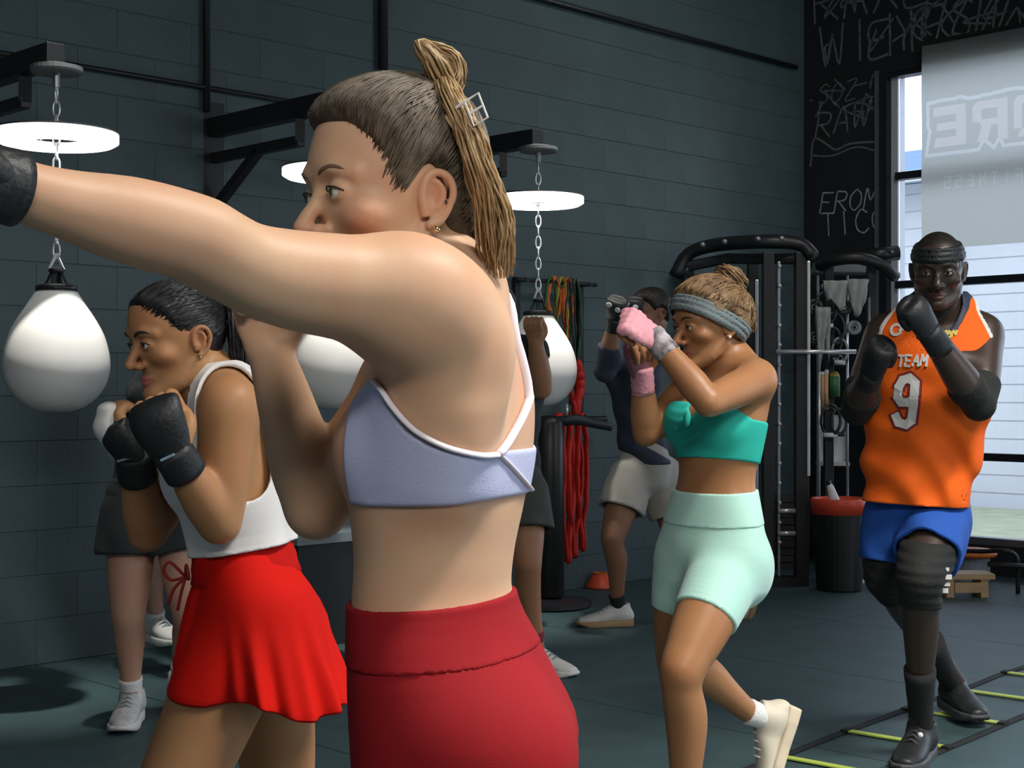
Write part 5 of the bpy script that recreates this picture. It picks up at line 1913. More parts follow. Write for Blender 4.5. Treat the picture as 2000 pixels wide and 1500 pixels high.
    def lgf(P):
        d = b.lower(P)
        for q in 'LR':
            d = smin(d, ev(b.shin[q], P, .06), .02)
        d = d - .0045
        d = smax(d, plane_w(P), .004)
        d = smax(d, .12 - P[:, 2], .004)
        return d
    lo, hi = b.bounds()
    hi2 = hi.copy(); hi2[2] = wz + .05
    lo2 = lo.copy(); lo2[0] = px(640, 0, 1.6)[0] - .1
    lg = sdf_obj('leggings', lgf, lo2, hi2, .0060, M['crimson'], root)
    def wbf(P):
        d = b.lower(P) - .0066
        pw = plane_w(P)
        d = smax(d, pw - .001, .003)
        d = smax(d, -(pw + .066) - .02 * 0, .003)
        return smax(d, -(b.lower(P) + .002), .002)
    lo3 = px(852, 1165, D) - A([.25, .25, .10]); hi3 = px(852, 1165, D) + A([.25, .25, .04])
    sdf_obj('waistband', wbf, lo3, hi3, .0042, M['crimson'], lg)
    # --- gloves
    glove_fist(root, b.hands['L'], M['glove'], wrist=J['WL'], elbow=J['EL'], cuff_r=.033, cuff_len=.042, fingers_bare=False)
    for q in 'LR':
        shoe(root, J['A' + q], J['T' + q], Z3, M['whiteshoe'], M['whiteshoe'], h=.008)
    return b

# ================================================================== helpers for garments
def leg_shorts(name, b, m, parent, hem, h, off, waist_pt, waist_n, flare=0.0, folds=0.0, hemoff=0.0, thick=.0065, blend=.03, fold_n=9):
    """shorts over pelvis and thighs; hem = share of the thigh covered"""
    hemp = {q: lerp(b.J['H' + q], b.J['K' + q], hem if np.isscalar(hem) else hem[q]) for q in 'LR'}
    hd = {q: nrm(b.J['K' + q] - b.J['H' + q]) for q in 'LR'}
    wp, wn = A(waist_pt, dtype=float).astype(F32), nrm(waist_n).astype(F32)
    def f(P):
        d = ev(b.torso, P, .17)
        for g in b.glute:
            d = smin(d, ev(g, P, .15), .05)
        t = {q: ev(b.thigh[q], P, .17) for q in 'LR'}
        al = {q: (P - hemp[q].astype(F32)) @ hd[q].astype(F32) for q in 'LR'}
        th = {}
        for q in 'LR':
            fl = flare * np.clip((al[q] + .25) / .25, 0, 1.3)
            th[q] = t[q] - fl
            if folds:
                w = P - hemp[q].astype(F32)
                x_, y_, z_ = frame_z(hd[q])
                an = np.arctan2(w @ y_.astype(F32), w @ x_.astype(F32))
                th[q] = th[q] - folds * np.clip((al[q] + .22) / .2, 0, 1) * np.sin(an * fold_n + 2 * np.sin(al[q] * 14))
        tt = np.minimum(th['L'], th['R'])
        d = smin(d, tt, blend) - off
        cut = np.where(th['L'] < th['R'], al['L'], al['R'])
        d = smax(d, cut, .003)
        d = smax(d, (P - wp) @ wn, .004)
        inner = smin(ev(b.torso, P, .17), tt, blend) - off + 2 * thick
        return smax(d, -inner, .002) if flare else d
    lo = np.minimum.reduce([b.J['P'], b.J['KL'], b.J['KR'], wp]) - .26
    hi = np.maximum.reduce([b.J['P'], b.J['KL'], b.J['KR'], wp]) + .26
    lo[2] = min(hemp['L'][2], hemp['R'][2]) - .14
    hi[2] = wp[2] + .08
    return sdf_obj(name, f, lo, hi, h, m, parent)

def head_band(parent, head, m, n, c, half=.022, off=.010, h=.003, name='headband'):
    fr = head.fr
    nn = nrm(n)
    def f(P):
        p = fr.loc(P)
        d = smin(head.cran.ev(p), head.face.ev(p), .03)
        d = np.minimum(d, Ell((0, -.022, .020), (.080, .098, .094)).ev(p))
        s_ = np.abs(p @ nn.astype(F32) - c) - half
        o = d - off - .0012 * np.sin((p @ nn.astype(F32) - c) * 420)
        return smax(smax(o, s_, .004), -(d - off + .006), .002) * F32(fr.sc)
    return sdf_obj(name, f, fr.o - .16 * fr.sc, fr.o + .16 * fr.sc, h, m, parent)

def ring_band(mb, c, axis, r, w, n=24):
    return mb.lathe(c, [(r, -w), (r + .002, -w * .6), (r + .002, w * .6), (r, w)], n, axis)

# ================================================================== the woman in the mint shorts
def woman_mint():
    f = nrm(A([-.82, -.57, 0]))
    fP = nrm(A([-.78, -.62, 0]))
    root = person((px(1385, 0, 4.0)[0], 4.0, 0), 'woman in teal bra and mint shorts with grey headband and pink hand wraps')
    hf, hu = tilt(A([-.91, -.415, 0]), pitch=8, roll=0)
    fr0 = Frame((0, 0, 0), hf, hu, 1.0)
    fr = Frame(px(1424, 636, 3.93) - fr0.w((-.078, -.014, -.008)), hf, hu, 1.0)
    head = Head(fr, jaw=1.0, nose=1.05)
    J = dict(P=px(1388, 1075, 4.0), W=px(1400, 935, 4.0), C=px(1405, 822, 4.0), N=px(1424, 705, 4.03),
             SL=px(1478, 742, 3.90), EL=px(1384, 786, 3.69), WL=px(1282, 664, 3.76),
             SR=px(1352, 752, 4.15), ER=px(1262, 846, 4.04), WR=px(1254, 730, 3.99),
             HL=px(1425, 1100, 3.94), KL=px(1330, 1308, 3.76), AL=px(1338, 1640, 3.85), TL=None,
             HR=px(1345, 1100, 4.08), KR=px(1322, 1290, 4.12), AR=px(1478, 1402, 4.36), TR=None)
    J['TL'] = J['AL'] + A([-.11, -.07, -.05])
    hd = nrm(A([-.25, -.1, -.9]))
    J['TR'] = J['AR'] + hd * .13
    b = Body(J, fP, f, head, ts=.99, bust=.056, glute=1.06, leg=[.092, .088, .074, .056, .052, .055, .042, .032],
             arm=[.052, .049, .045, .039, .037, .040, .033, .025])
    dL = nrm(px(1225, 628, 3.74) - J['WL'])
    b.hands['L'] = Hand(Frame(J['WL'], dL, nrm(A([-.1, -.75, .7])), .98), thumb=1)
    dR = nrm(px(1246, 672, 3.96) - J['WR'])
    b.hands['R'] = Hand(Frame(J['WR'], dR, nrm(A([-.5, .8, .1])), .95), thumb=-1)
    b.mesh(root, M['skinM'], .0058, hf=.0036)
    face_parts(root, fr, M['irisb'], M['browD'], M['eyewhite'], look=nrm(A([0, 1, -.05])), brow_r=.0026)
    # hair gathered into a messy bun
    capf = hair_cap(root, head, M['hairM'], off=.017, h=.0042, noise=.003)
    gth = A([0, -.085, .075])
    starts = []
    for q in (-1, 1):
        for k in range(120):
            t = rng.uniform(0, 1)
            starts.append(A([q * (.01 + .066 * math.sin(t * 1.5)), .060 - .15 * t * t, .095 - .075 * t]))
    strands(root, fr, M['hairM'], starts, gth, capf, r=.0017, spread=.016, n_seg=9, lift=.005)
    g = fr.w(gth)
    bun = [fr.w((0, -.07, .085)), fr.w((.018, -.075, .118)), fr.w((-.01, -.062, .132)), fr.w((-.025, -.085, .115)), fr.w((.0, -.112, .10)), fr.w((.022, -.11, .085)), fr.w((0, -.12, .05)), fr.w((-.01, -.125, .0)), fr.w((-.01, -.118, -.05))]
    locks(root, bun, [.022, .024, .022, .022, .024, .024, .022, .018, .010], M['hairM'], n=130, r=.0030, seg=30, wav=.006, name='hair_bun', twist=4)
    head_band(root, head, M['headband'], A([0, -.56, .83]), .010, half=.022, off=.0150, h=.0042)
    MB().ball(fr.w((-.084, -.008, -.038)), .0045, 10).build('earring', M['clip'], root, smooth=True)
    # --- teal bra: band round the chest with a front keyhole knot
    C0 = J['C']
    up = b.uC
    rr, ff = b.rC, b.fCo
    poly = [(-.20, -.108), (.02, -.108), (.22, -.112), (.24, .070), (.13, .060), (.085, .035), (.02, .002), (-.06, .002), (-.20, .012)]
    def bra(P):
        q = P - C0.astype(F32)
        u, v, z = q @ ff.astype(F32), q @ rr.astype(F32), q @ up.astype(F32)
        d0 = b.core(P)
        d = smax(d0 - .006, poly_sd(poly, u, z), .004)
        key = np.sqrt((v / .024) ** 2 + ((z - .055) / .062) ** 2) - 1
        d = smax(d, -key * .02 - np.where(u > 0, 0, 1), .004)
        d = d + .0012 * np.sin(z * 260 + 3 * np.sin(v * 40)) * np.clip(1 - np.abs(v) / .09, 0, 1) * (u > 0)
        return smax(d, -(d0 + .004), .002)
    br = sdf_obj('bra', bra, C0 - .24, C0 + .24, .0044, M['teal'], root)
    kp = C0 + ff * .116 - up * .012
    MB().ball(kp, (.011, .010, .024), 12, np.stack([rr, ff, up])).build('knot', M['teal'], br, smooth=True)
    # --- shorts
    wp = px(1398, 957, 4.0)
    sh = leg_shorts('shorts', b, M['mint'], root, {'L': .52, 'R': .46}, .0052, .005, wp, A([-.05, -.05, 1.0]))
    wn = nrm(A([-.05, -.05, 1.0]))
    def wb(P):
        d0 = b.lower(P)
        z = (P - wp.astype(F32)) @ wn.astype(F32)
        return smax(smax(smax(d0 - .0075, z - .002, .003), -(z + .088), .003), -(d0 + .003), .002)
    sdf_obj('waistband', wb, wp - A([.22, .22, .14]), wp + A([.22, .22, .05]), .0048, M['mint'], sh)
    # --- wraps
    for q, mm, wm, mat_w in (('L', 'pinkwrap', 'patwrap', .032), ('R', 'maroonwrap', 'pinkwrap', .031)):
        hh = b.hands[q]
        def wf(P, hh=hh):
            p = hh.fr.loc(P)
            d = hh.palm.ev(p) - .006
            for fg in hh.fing[:4]:
                cut = p[:, 1] - .088
                d = smin(d, smax(ev(fg, p, .05) - .005, p[:, 2] * -1 - .012, .004), .006)
            d = d - .0012 * np.sin(p[:, 1] * 330 + p[:, 0] * 60)
            return d * F32(hh.fr.sc)
        w_ = sdf_obj('hand_wrap', wf, hh.lo, hh.hi, .0042, M[mm], root)
        el = nrm(J['E' + q] - J['W' + q])
        pts = [J['W' + q] - el * .02 + el * t for t in np.linspace(0, .075, 8)]
        MB().tube(pts, [mat_w + (.0018 if i % 2 else 0) for i in range(8)], 20).build('wrist_wrap', M[wm], w_, smooth=True)
    # --- shoes
    dn = nrm(J['AR'] - J['KR'])
    shoe(root, J['AL'], J['TL'], Z3, M['creamshoe'], M['creamsole'], h=.006, lace_m=M['whiteshoe'], sock_m=M['whitesock'], sock_top=lerp(J['AL'], J['KL'], .16), sock_r=.038)
    f_r = nrm(A([-.35, -.1, -.93]))
    upv = nrm(A([-.93, -.1, .36]))
    shoe(root, J['AR'] + A([.012, 0, -.01]), J['AR'] + f_r * .2, upv, M['creamshoe'], M['creamsole'], h=.005, lace_m=M['whiteshoe'], sock_m=M['whitesock'], sock_top=lerp(J['AR'], J['KR'], .12), sock_r=.039)
    return b

# ================================================================== the woman in the white tank and red skirt
def woman_white():
    D = 2.85
    f = nrm(A([-.94, -.22, 0]))
    fP = nrm(A([-.95, -.20, 0]))
    root = person((px(490, 0, D)[0], D, 0), 'woman in white tank and red skirt guarding her chin with black gloves')
    hf, hu = tilt(A([-.79, -.61, 0]), pitch=12)
    fr0 = Frame((0, 0, 0), hf, hu, .95)
    fr = Frame(px(392, 664, 2.76) - fr0.w((-.078, -.014, -.008)), hf, hu, .95)
    head = Head(fr, jaw=1.0, nose=.98)
    J = dict(P=px(488, 1190, D), W=px(470, 1060, D), C=px(440, 905, D), N=px(424, 756, D),
             SL=px(448, 795, 2.715), EL=px(428, 1022, 2.70), WL=px(338, 884, 2.60),
             SR=px(420, 815, 3.00), ER=px(288, 1040, 2.92), WR=px(262, 892, 2.80),
             HL=px(487, 1225, 2.785), KL=px(300, 1640, 2.69), HR=px(515, 1225, 2.95), KR=px(552, 1580, 3.04))
    J['AL'] = A([J['KL'][0] + .02, 2.68, .10]); J['TL'] = J['AL'] + A([-.15, -.04, -.05])
    J['AR'] = A([J['KR'][0] + .18, 3.12, .10]); J['TR'] = J['AR'] + A([-.15, -.04, -.05])
    b = Body(J, fP, f, head, ts=.97, bust=.052, arm=[.053, .050, .047, .041, .039, .041, .034, .025], leg=[.092, .088, .078, .060, .054, .056, .043, .033])
    dL = nrm(px(306, 800, 2.60) - J['WL'])
    b.hands['L'] = Hand(Frame(J['WL'], dL, nrm(A([-.25, -.95, .1])), 1.0), thumb=1)
    dR = nrm(px(222, 792, 2.78) - J['WR'])
    b.hands['R'] = Hand(Frame(J['WR'], dR, nrm(A([-.80, -.5, .2])), 1.0), thumb=-1)
    b.mesh(root, M['skinW'], .0054, hf=.0032)
    face_parts(root, fr, M['irisb'], M['browD'], M['eyewhite'], look=nrm(A([0, 1, 0])), brow_r=.0028)
    capf = hair_cap(root, head, M['hairW'], off=.0045, h=.0034, noise=.0012)
    starts = []
    for q in (-1, 1):
        for k in range(140):
            t = rng.uniform(0, 1)
            starts.append(A([q * (.01 + .066 * math.sin(t * 1.5)), .070 - .13 * t * t, .09 - .10 * t]))
    gth = A([0, -.108, .035])
    strands(root, fr, M['hairW'], starts, gth, capf, r=.0011, spread=.008, n_seg=9, lift=.001)
    g = fr.w(gth)
    tail = [g, fr.w((-.038, -.112, .042)), fr.w((-.055, -.114, .02)), fr.w((-.060, -.106, -.03)), fr.w((-.058, -.100, -.08)), fr.w((-.056, -.096, -.115))]
    locks(root, tail, [.012, .016, .022, .024, .020, .008], M['hairW'], n=130, r=.0019, seg=16, wav=.002, name='ponytail', twist=.5)
    MB().ring(lerp(tail[0], tail[1], .4), .015, .005, axis=tail[1] - tail[0]).build('hair_tie', M['glove'], root, smooth=True)
    MB().ball(fr.w((-.082, -.004, -.040)), .003, 8).build('earring', M['gold'], root)
    # --- tank: loose shell, armholes and neck cut out
    C0 = J['C']
    up, rr, ff = b.uC, b.rC, b.fCo
    hemp, hemn = px(470, 1070, D), nrm(A([-.16, .0, 1.0]))
    arm_cut = {q: Tube([J['S' + q] + up * .10 - ff * .01, J['S' + q] + ff * .0, lerp(J['S' + q], C0, .12) - up * .11 - ff * .005], [.055, .062, .058], sub=2) for q in 'LR'}
    neck_cut = Tube([J['N'] - ff * .02 + up * .05, J['N'] + ff * .05, C0 + ff * .13 + up * .10], [.062, .066, .055], sub=2)
    def tank(P):
        q = P - C0.astype(F32)
        z = q @ up.astype(F32)
        u = q @ ff.astype(F32)
        v = q @ rr.astype(F32)
        d0 = b.trunk(P)
        hz = (P - hemp.astype(F32)) @ hemn.astype(F32)
        loose = .009 + .013 * np.clip((.26 - hz) / .26, 0, 1) * (.35 + .65 * np.clip(-u / .08, 0, 1)) + .004 * np.sin(np.arctan2(v, u) * 7 + z * 14) * np.clip((.2 - hz) / .2, 0, 1)
        d = np.abs(d0 - loose) - .0045
        for k in 'LR':
            d = smax(d, -ev(arm_cut[k], P, .12), .003)
        d = smax(d, -ev(neck_cut, P, .12), .003)
        d = smax(d, -hz, .002)
        d = smax(d, (P - (J['N'] + up * .045).astype(F32)) @ up.astype(F32), .003)
        return d
    tk = sdf_obj('tank_top', tank, C0 - A([.30, .30, .26]), C0 + A([.30, .30, .28]), .0040, M['whitecloth'], root)
    # --- flared skirt with gathered folds, built ring by ring
    
    ff2, rr2 = fP, nrm(np.cross(fP, Z3))
    rings = []
    nA = 144
    prof = [(0, .090, .122, 0), (.10, .094, .128, 0), (.19, .098, .134, 0), (.24, .104, .140, .003), (.32, .114, .150, .006), (.5, .132, .166, .008), (.7, .150, .184, .010), (.88, .163, .196, .013), (1.0, .168, .202, .016)]
    cw = {0: px(472, 1066, D), 1: px(516, 1352, D)}
    V_, F_ = [], []
    ph = [rng.uniform(0, 6.28) for _ in range(4)]
    for (t, bb, aa, fo) in prof:
        c = lerp(cw[0], cw[1], t)
        for k in range(nA):
            a = 2 * math.pi * k / nA
            fold = fo * (.55 * math.sin(a * 13 + ph[0] + .6 * math.sin(a * 3)) + .45 * math.sin(a * 22 + ph[1]) + .3 * math.sin(a * 7 + ph[2]))
            ca, sa = math.cos(a), math.sin(a)
            e1 = bb * (1.0 if ca > 0 else 1.04)
            p = c + ff2 * (e1 + fold) * ca + rr2 * (aa + fold) * sa
            p[2] += t * (.028 * ca - .012 * math.sin(a * 5 + ph[3]) * (t > .8)) + (1 - t) * (-.016 * ca)
            V_.append(p)
    n = len(prof)
    for i in range(n - 1):
        for k in range(nA):
            k2 = (k + 1) % nA
            F_.append((i * nA + k, i * nA + k2, (i + 1) * nA + k2, (i + 1) * nA + k))
    Vs = np.array(V_)
    for _ in range(8):          # keep the cloth clear of hips and thighs
        d = b.lower(Vs.astype(F32))
        g_ = np.stack([b.lower((Vs + e).astype(F32)) - b.lower((Vs - e).astype(F32)) for e in np.eye(3) * .004], 1)
        g_ /= np.linalg.norm(g_, axis=1)[:, None] + 1e-6
        g_[:, 2] *= .2
        Vs = Vs + g_ * np.clip(.007 - d, 0, .03)[:, None]
    V_ = Vs
    sk = link_mesh('skirt', V_, F_, M['redskirt'], root, True)
    sd = sk.modifiers.new('solid', 'SOLIDIFY'); sd.thickness = .004
    ss = sk.modifiers.new('smooth', 'SUBSURF'); ss.levels = 1; ss.render_levels = 1
    V_, F_ = [], []
    for t, o_ in ((-.02, .003), (.0, .006), (.05, .005), (.10, .007), (.15, .005), (.205, .007), (.215, .002)):
        c = lerp(cw[0], cw[1], t)
        bb, aa = np.interp(t, [-.02, .1, .2], [.089, .094, .099]), np.interp(t, [-.02, .1, .2], [.121, .128, .135])
        for k in range(nA):
            a = 2 * math.pi * k / nA
            p = c + ff2 * (bb + o_) * math.cos(a) + rr2 * (aa + o_) * math.sin(a)
            p[2] += -(1 - t) * .016 * math.cos(a)
            V_.append(p)
    for i in range(6):
        for k in range(nA):
            k2 = (k + 1) % nA
            F_.append((i * nA + k, i * nA + k2, (i + 1) * nA + k2, (i + 1) * nA + k))
    wbd = link_mesh('waistband', V_, F_, M['redband'], sk, True)
    sd = wbd.modifiers.new('solid', 'SOLIDIFY'); sd.thickness = .003
    # drawstring bow at the front
    o = cw[0] + ff2 * .106 - Z3 * .055 - rr2 * .02
    for pts in ([o, o + A([-.03, 0, .028]), o + A([-.042, 0, .012]), o + A([-.028, 0, -.006]), o], [o, o + A([-.006, -.012, -.03]), o + A([-.012, -.014, -.062])],
                [o, o + A([-.02, -.01, -.022]), o + A([-.03, -.012, -.050])], [o, o + A([.006, -.02, .025]), o + A([.012, -.025, .0]), o]):
        MB().tube(catmull(np.array(pts), 4), .0032, 6).build('drawstring', M['redcord'], sk, smooth=True)
    # --- gloves
    gl = glove_fist(root, b.hands['L'], M['glove'], wrist=J['WL'], elbow=J['EL'], cuff_r=.037, cuff_len=.060, big=1.06, short=.88)
    gr = glove_fist(root, b.hands['R'], M['glove'], wrist=J['WR'], elbow=J['ER'], cuff_r=.036, cuff_len=.065, big=1.08, short=.72)
    # pale outer panel of the far glove, pale print on the near cuff
    hf_ = b.hands['R'].fr
    pan = Loft([((-.012, .02, .018), (0, 0, 1), .034, .020, .02), ((-.014, .07, .024), (0, 0, 1), .040, .024, .02), ((-.012, .100, .010), (0, 0, 1), .034, .020, .02)], sub=2, cap=.8)
    def pf(P):
        return pan.ev(hf_.loc(P)) * F32(hf_.sc)
    sdf_obj('pale_panel', pf, b.hands['R'].lo, b.hands['R'].hi, .005, M['whitecloth'], gr)
    el = nrm(J['EL'] - J['WL'])
    side_ = nrm(np.cross(el, A([0, -1.0, 0])))
    for k in range(3):
        c = J['WL'] + el * (.010 + .012 * k) + A([.006, -.037, .006]) + side_ * .012
        MB().bar(c - side_ * .012, c + side_ * .014, .003, .0022).build('print_stripe', M['blueprint'], gl)
    elr = nrm(J['ER'] - J['WR'])
    c = J['WR'] + elr * .004 + A([-.004, -.0375, 0])
    MB().bar(c + A([-.018, 0, -.004]), c + A([.012, 0, .004]), .004, .002).build('print_stripe', M['greyplastic'], gr)
    for q in 'LR':
        shoe(root, J['A' + q], J['T' + q], Z3, M['whiteshoe'], M['whiteshoe'], h=.009)
    return b

# ================================================================== the man in the orange jersey
def man_orange():
    D = 4.95
    f = nrm(A([-.42, -.90, 0]))
    fP = nrm(A([-.40, -.91, 0]))
    root = person((px(1790, 0, D)[0], D, 0), 'tall man in orange number 9 jersey, blue shorts and black headband')
    hf, hu = tilt(A([-.30, -.95, 0]), pitch=12)
    fr = Frame(px(1832, 527, 4.86), hf, hu, 1.06)
    head = Head(fr, jaw=1.06, nose=1.25, male=True, slit=.0036)
    J = dict(P=px(1790, 1005, 5.0), W=px(1805, 870, 4.98), C=px(1822, 725, 4.93), N=px(1838, 604, 4.96),
             SL=px(1920, 655, 4.93), EL=px(1912, 790, 4.72), WL=px(1816, 650, 4.60),
             SR=px(1728, 655, 5.02), ER=px(1674, 800, 4.93), WR=px(1702, 730, 4.72),
             HL=px(1832, 1020, 4.96), KL=px(1796, 1128, 4.74), AL=px(1797, 1405, 4.98),
             HR=px(1748, 1020, 5.06), KR=px(1733, 1130, 5.05), AR=px(1866, 1338, 5.62))
    J['AL'][2] = .105; J['TL'] = J['AL'] + nrm(A([-.50, -.86, 0])) * .17 + A([0, 0, -.05])
    J['AR'][2] = .13; J['TR'] = J['AR'] + nrm(A([.1, -.9, -.2])) * .17
    b = Body(J, fP, f, head, male=True, ts=.95, arm=[.068, .066, .062, .050, .048, .056, .046, .033], leg=[.094, .092, .080, .062, .058, .060, .046, .038])
    dL = nrm(px(1776, 592, 4.56) - J['WL'])
    b.hands['L'] = Hand(Frame(J['WL'], dL, nrm(A([.35, -.90, .2])), 1.12), thumb=1)
    dR = nrm(px(1716, 690, 4.66) - J['WR'])
    b.hands['R'] = Hand(Frame(J['WR'], dR, nrm(A([-.6, -.75, .1])), 1.12), thumb=-1)
    b.mesh(root, M['skinO'], .0066, hf=.0040)
    face_parts(root, fr, M['irisb'], M['browD'], M['eyewhite'], look=nrm(A([.1, 1, -.1])), brow_r=.0026)
    HL = [(.090, .086), (.066, .078), (.050, .055), (.044, .020), (.030, -.004), (.014, .012), (-.010, .026), (-.034, .010), (-.036, -.03), (-.05, -.05), (-.13, -.06), (-.16, .2), (.10, .2)]
    hair_cap(root, head, M['hairD'], off=.0022, h=.005, hairline=HL)
    head_band(root, head, M['glove'], A([0, .05, .998]), .058, half=.024, off=.006, h=.0045)
    # --- jersey
    C0 = J['C']
    up, rr, ff = b.uC, b.rC, b.fCo
    hemp, hemn = px(1785, 985, 4.95), nrm(A([.06, .02, 1.0]))
    arm_cut = {q: Tube([J['S' + q] + up * .14 + rr * (.05 if q == 'R' else -.05), J['S' + q] + rr * (.035 if q == 'R' else -.035), J['S' + q] - up * .12 + rr * (.03 if q == 'R' else -.03)], [.075, .080, .070], sub=2) for q in 'LR'}
    neck_cut = Tube([J['N'] - ff * .04 + up * .06, J['N'] + ff * .05 + up * .01, C0 + ff * .17 + up * .135], [.075, .078, .05], sub=2)
    base_tor = b.torso
    jt = Loft([(px(1785, 1010, 4.97), fP, .166, .128, .125), (px(1792, 930, 4.97), fP, .176, .134, .130), (px(1803, 860, 4.97), fP, .188, .142, .135), (px(1815, 780, 4.94), f, .196, .145, .135), (px(1822, 720, 4.93), f, .200, .142, .130),
               (px(1829, 665, 4.94), f, .192, .115, .120), (px(1834, 625, 4.95), f, .160, .085, .095), (px(1837, 598, 4.955), f, .10, .07, .08)], sub=4, cap=.5)
    tr_ = [Tube([J['N'] + up * .0, lerp(J['N'], J['S' + q], .5), lerp(J['N'], J['S' + q], .9)], [.078, .074, .072], sub=2) for q in 'LR']
    def jbase(P):
        d = ev(jt, P, .14)
        for t in tr_:
            d = smin(d, ev(t, P, .1), .04)
        q = P - C0.astype(F32)
        z, u, v = q @ up.astype(F32), q @ ff.astype(F32), q @ rr.astype(F32)
        low = np.clip((-z - .02) / .2, 0, 1)
        fold = .0085 * np.sin(z * 38 - v * 30 + 2.2 * np.sin(v * 11 + z * 5)) + .006 * np.sin(z * 19 + v * 34 + 1.5 * np.sin(z * 13))
        return d - fold * (.25 + .75 * low)
    def jf(P, grow=0.0, th=.0050):
        d0 = jbase(P)
        d = np.abs(d0 - grow) - th
        for k in 'LR':
            d = smax(d, -ev(arm_cut[k], P, .12), .003)
        d = smax(d, -ev(neck_cut, P, .12), .003)
        d = smax(d, -((P - hemp.astype(F32)) @ hemn.astype(F32)), .002)
        return d
    lo, hi = C0 - A([.34, .34, .56]), C0 + A([.34, .34, .36])
    js = sdf_obj('jersey', jf, lo, hi, .0052, M['jersey'], root)
    def trim(cut, w, g0=.0):
        def f_(P):
            d = np.abs(jbase(P)) - .0068
            c = cut(P)
            d = smax(d, np.abs(c - g0) - w, .002)
            d = smax(d, -((P - hemp.astype(F32)) @ hemn.astype(F32)), .002)
            return d
        return f_
    for k in 'LR':
        cc = J['S' + k]
        cutf = lambda P, k=k: np.where(ev(neck_cut, P, .12) < .001, 1., ev(arm_cut[k], P, .12))
        sdf_obj('armhole_trim', trim(cutf, .007, .007), cc - A([.2, .2, .26]), cc + A([.2, .2, .24]), .0048, M['jtrim'], js)
    cutn = lambda P: np.where(np.minimum(ev(arm_cut['L'], P, .12), ev(arm_cut['R'], P, .12)) < .001, 1., ev(neck_cut, P, .12))
    sdf_obj('neck_trim', trim(cutn, .010, .010), J['N'] - .26, J['N'] + .2, .0048, M['jnavy'], js)
    # printed number and lettering, laid on the cloth
    def lay(polys2, off=.0055):
        """thin prisms laid on the jersey: outline in (right, up) around the chest centre, pushed onto the cloth"""
        v, fc = [], []
        for poly in polys2:
            n = len(poly)
            st_ = np.array([C0 - rr * x + up * y + ff * .30 for x, y in poly])
            p = st_.copy()
            for _ in range(50):
                d = jbase(p.astype(F32)) - .004
                p = p - ff * np.maximum(d * .7, 0)[:, None]
            o = len(v)
            v += list(p + ff * off) + list(p - ff * .002)
            fc.append(tuple(range(o, o + n)))
            fc += [(o + i, o + (i + 1) % n, o + n + (i + 1) % n, o + n + i) for i in range(n)]
        return v, fc
    def stroke2(pts, w, sub=6):
        out = []
        pts = [A(p, dtype=float) for p in pts]
        for a, c in zip(pts[:-1], pts[1:]):
            d = nrm(c - a)
            nn = A([-d[1], d[0]]) * w
            L = np.linalg.norm(c - a)
            k = max(1, int(L / .02))
            for i in range(k):
                p0, p1 = lerp(a, c, i / k), lerp(a, c, (i + 1) / k)
                p0, p1 = p0 - d * w * .55, p1 + d * w * .55
                out.append([p0 - nn, p1 - nn, p1 + nn, p0 + nn])
        return out
    def pt(x, y):
        """a point of the picture of the jersey given in metres on its chest plane"""
        q = px(x, y, 4.78) - C0
        return A([-float(q @ rr), float(q @ up)])
    nine = [(1783, 768), (1784, 748), (1772, 738), (1757, 742), (1748, 756), (1745, 776), (1752, 786), (1768, 786), (1779, 782)]
    nine = [pt(*q) for q in nine]
    tailp = [pt(1784, 748), pt(1780, 790), pt(1774, 822), pt(1762, 830), pt(1745, 826), pt(1738, 812)]
    v, fc = lay(stroke2(nine, .0225) + stroke2(tailp, .0225), .0040)
    link_mesh('number_outline', v, fc, M['jmaroon'], js)
    v, fc = lay(stroke2(nine, .0140) + stroke2(tailp, .0140), .0075)
    link_mesh('number_nine', v, fc, M['jnum'], js)
    letters = []
    LT = {'T': [[(0, 1), (.8, 1)], [(.4, 1), (.4, 0)]], 'E': [[(.7, 1), (0, 1), (0, 0), (.7, 0)], [(0, .5), (.6, .5)]], 'A': [[(0, 0), (.4, 1), (.8, 0)], [(.15, .4), (.65, .4)]],
          'M': [[(0, 0), (.05, 1), (.4, .4), (.75, 1), (.8, 0)]]}
    for i, ch in enumerate('TEAM'):
        o = pt(1744 + i * 17, 714 - i * .3)
        for s_ in LT[ch]:
            letters += stroke2([o + A([x * .024, y * .036]) for x, y in s_], .0034)
    v, fc = lay(letters, .0060)
    link_mesh('chest_lettering', v, fc, M['jnum'], js)
    lg = []
    c = pt(1735, 640)
    lg += stroke2([c + .018 * A([math.cos(a), math.sin(a)]) for a in np.linspace(.6, 6.0, 12)], .0045)
    lg += stroke2([c + A([.012, .0]), c + A([.045, .012])], .0045)
    v, fc = lay(lg, .006)
    link_mesh('chest_badge', v, fc, M['jnum'], js)
    lg = []
    for k in range(5):
        c = pt(1826 + k * 8, 648 + (k % 2) * 1.5)
        lg += stroke2([c + A([0, .006]), c + A([.008, -.006]), c + A([.010, .007])], .0035)
    lg += stroke2([pt(1830, 656), pt(1842, 664), pt(1856, 655)], .004)
    v, fc = lay(lg, .006)
    link_mesh('chest_script', v, fc, M['jyellow'], js)
    # --- shorts
    leg_shorts('shorts', b, M['blueshort'], root, {'L': .60, 'R': .70}, .0062, .010, px(1790, 930, 4.97), A([0, 0, 1.0]), flare=.016, folds=.005, fold_n=5)
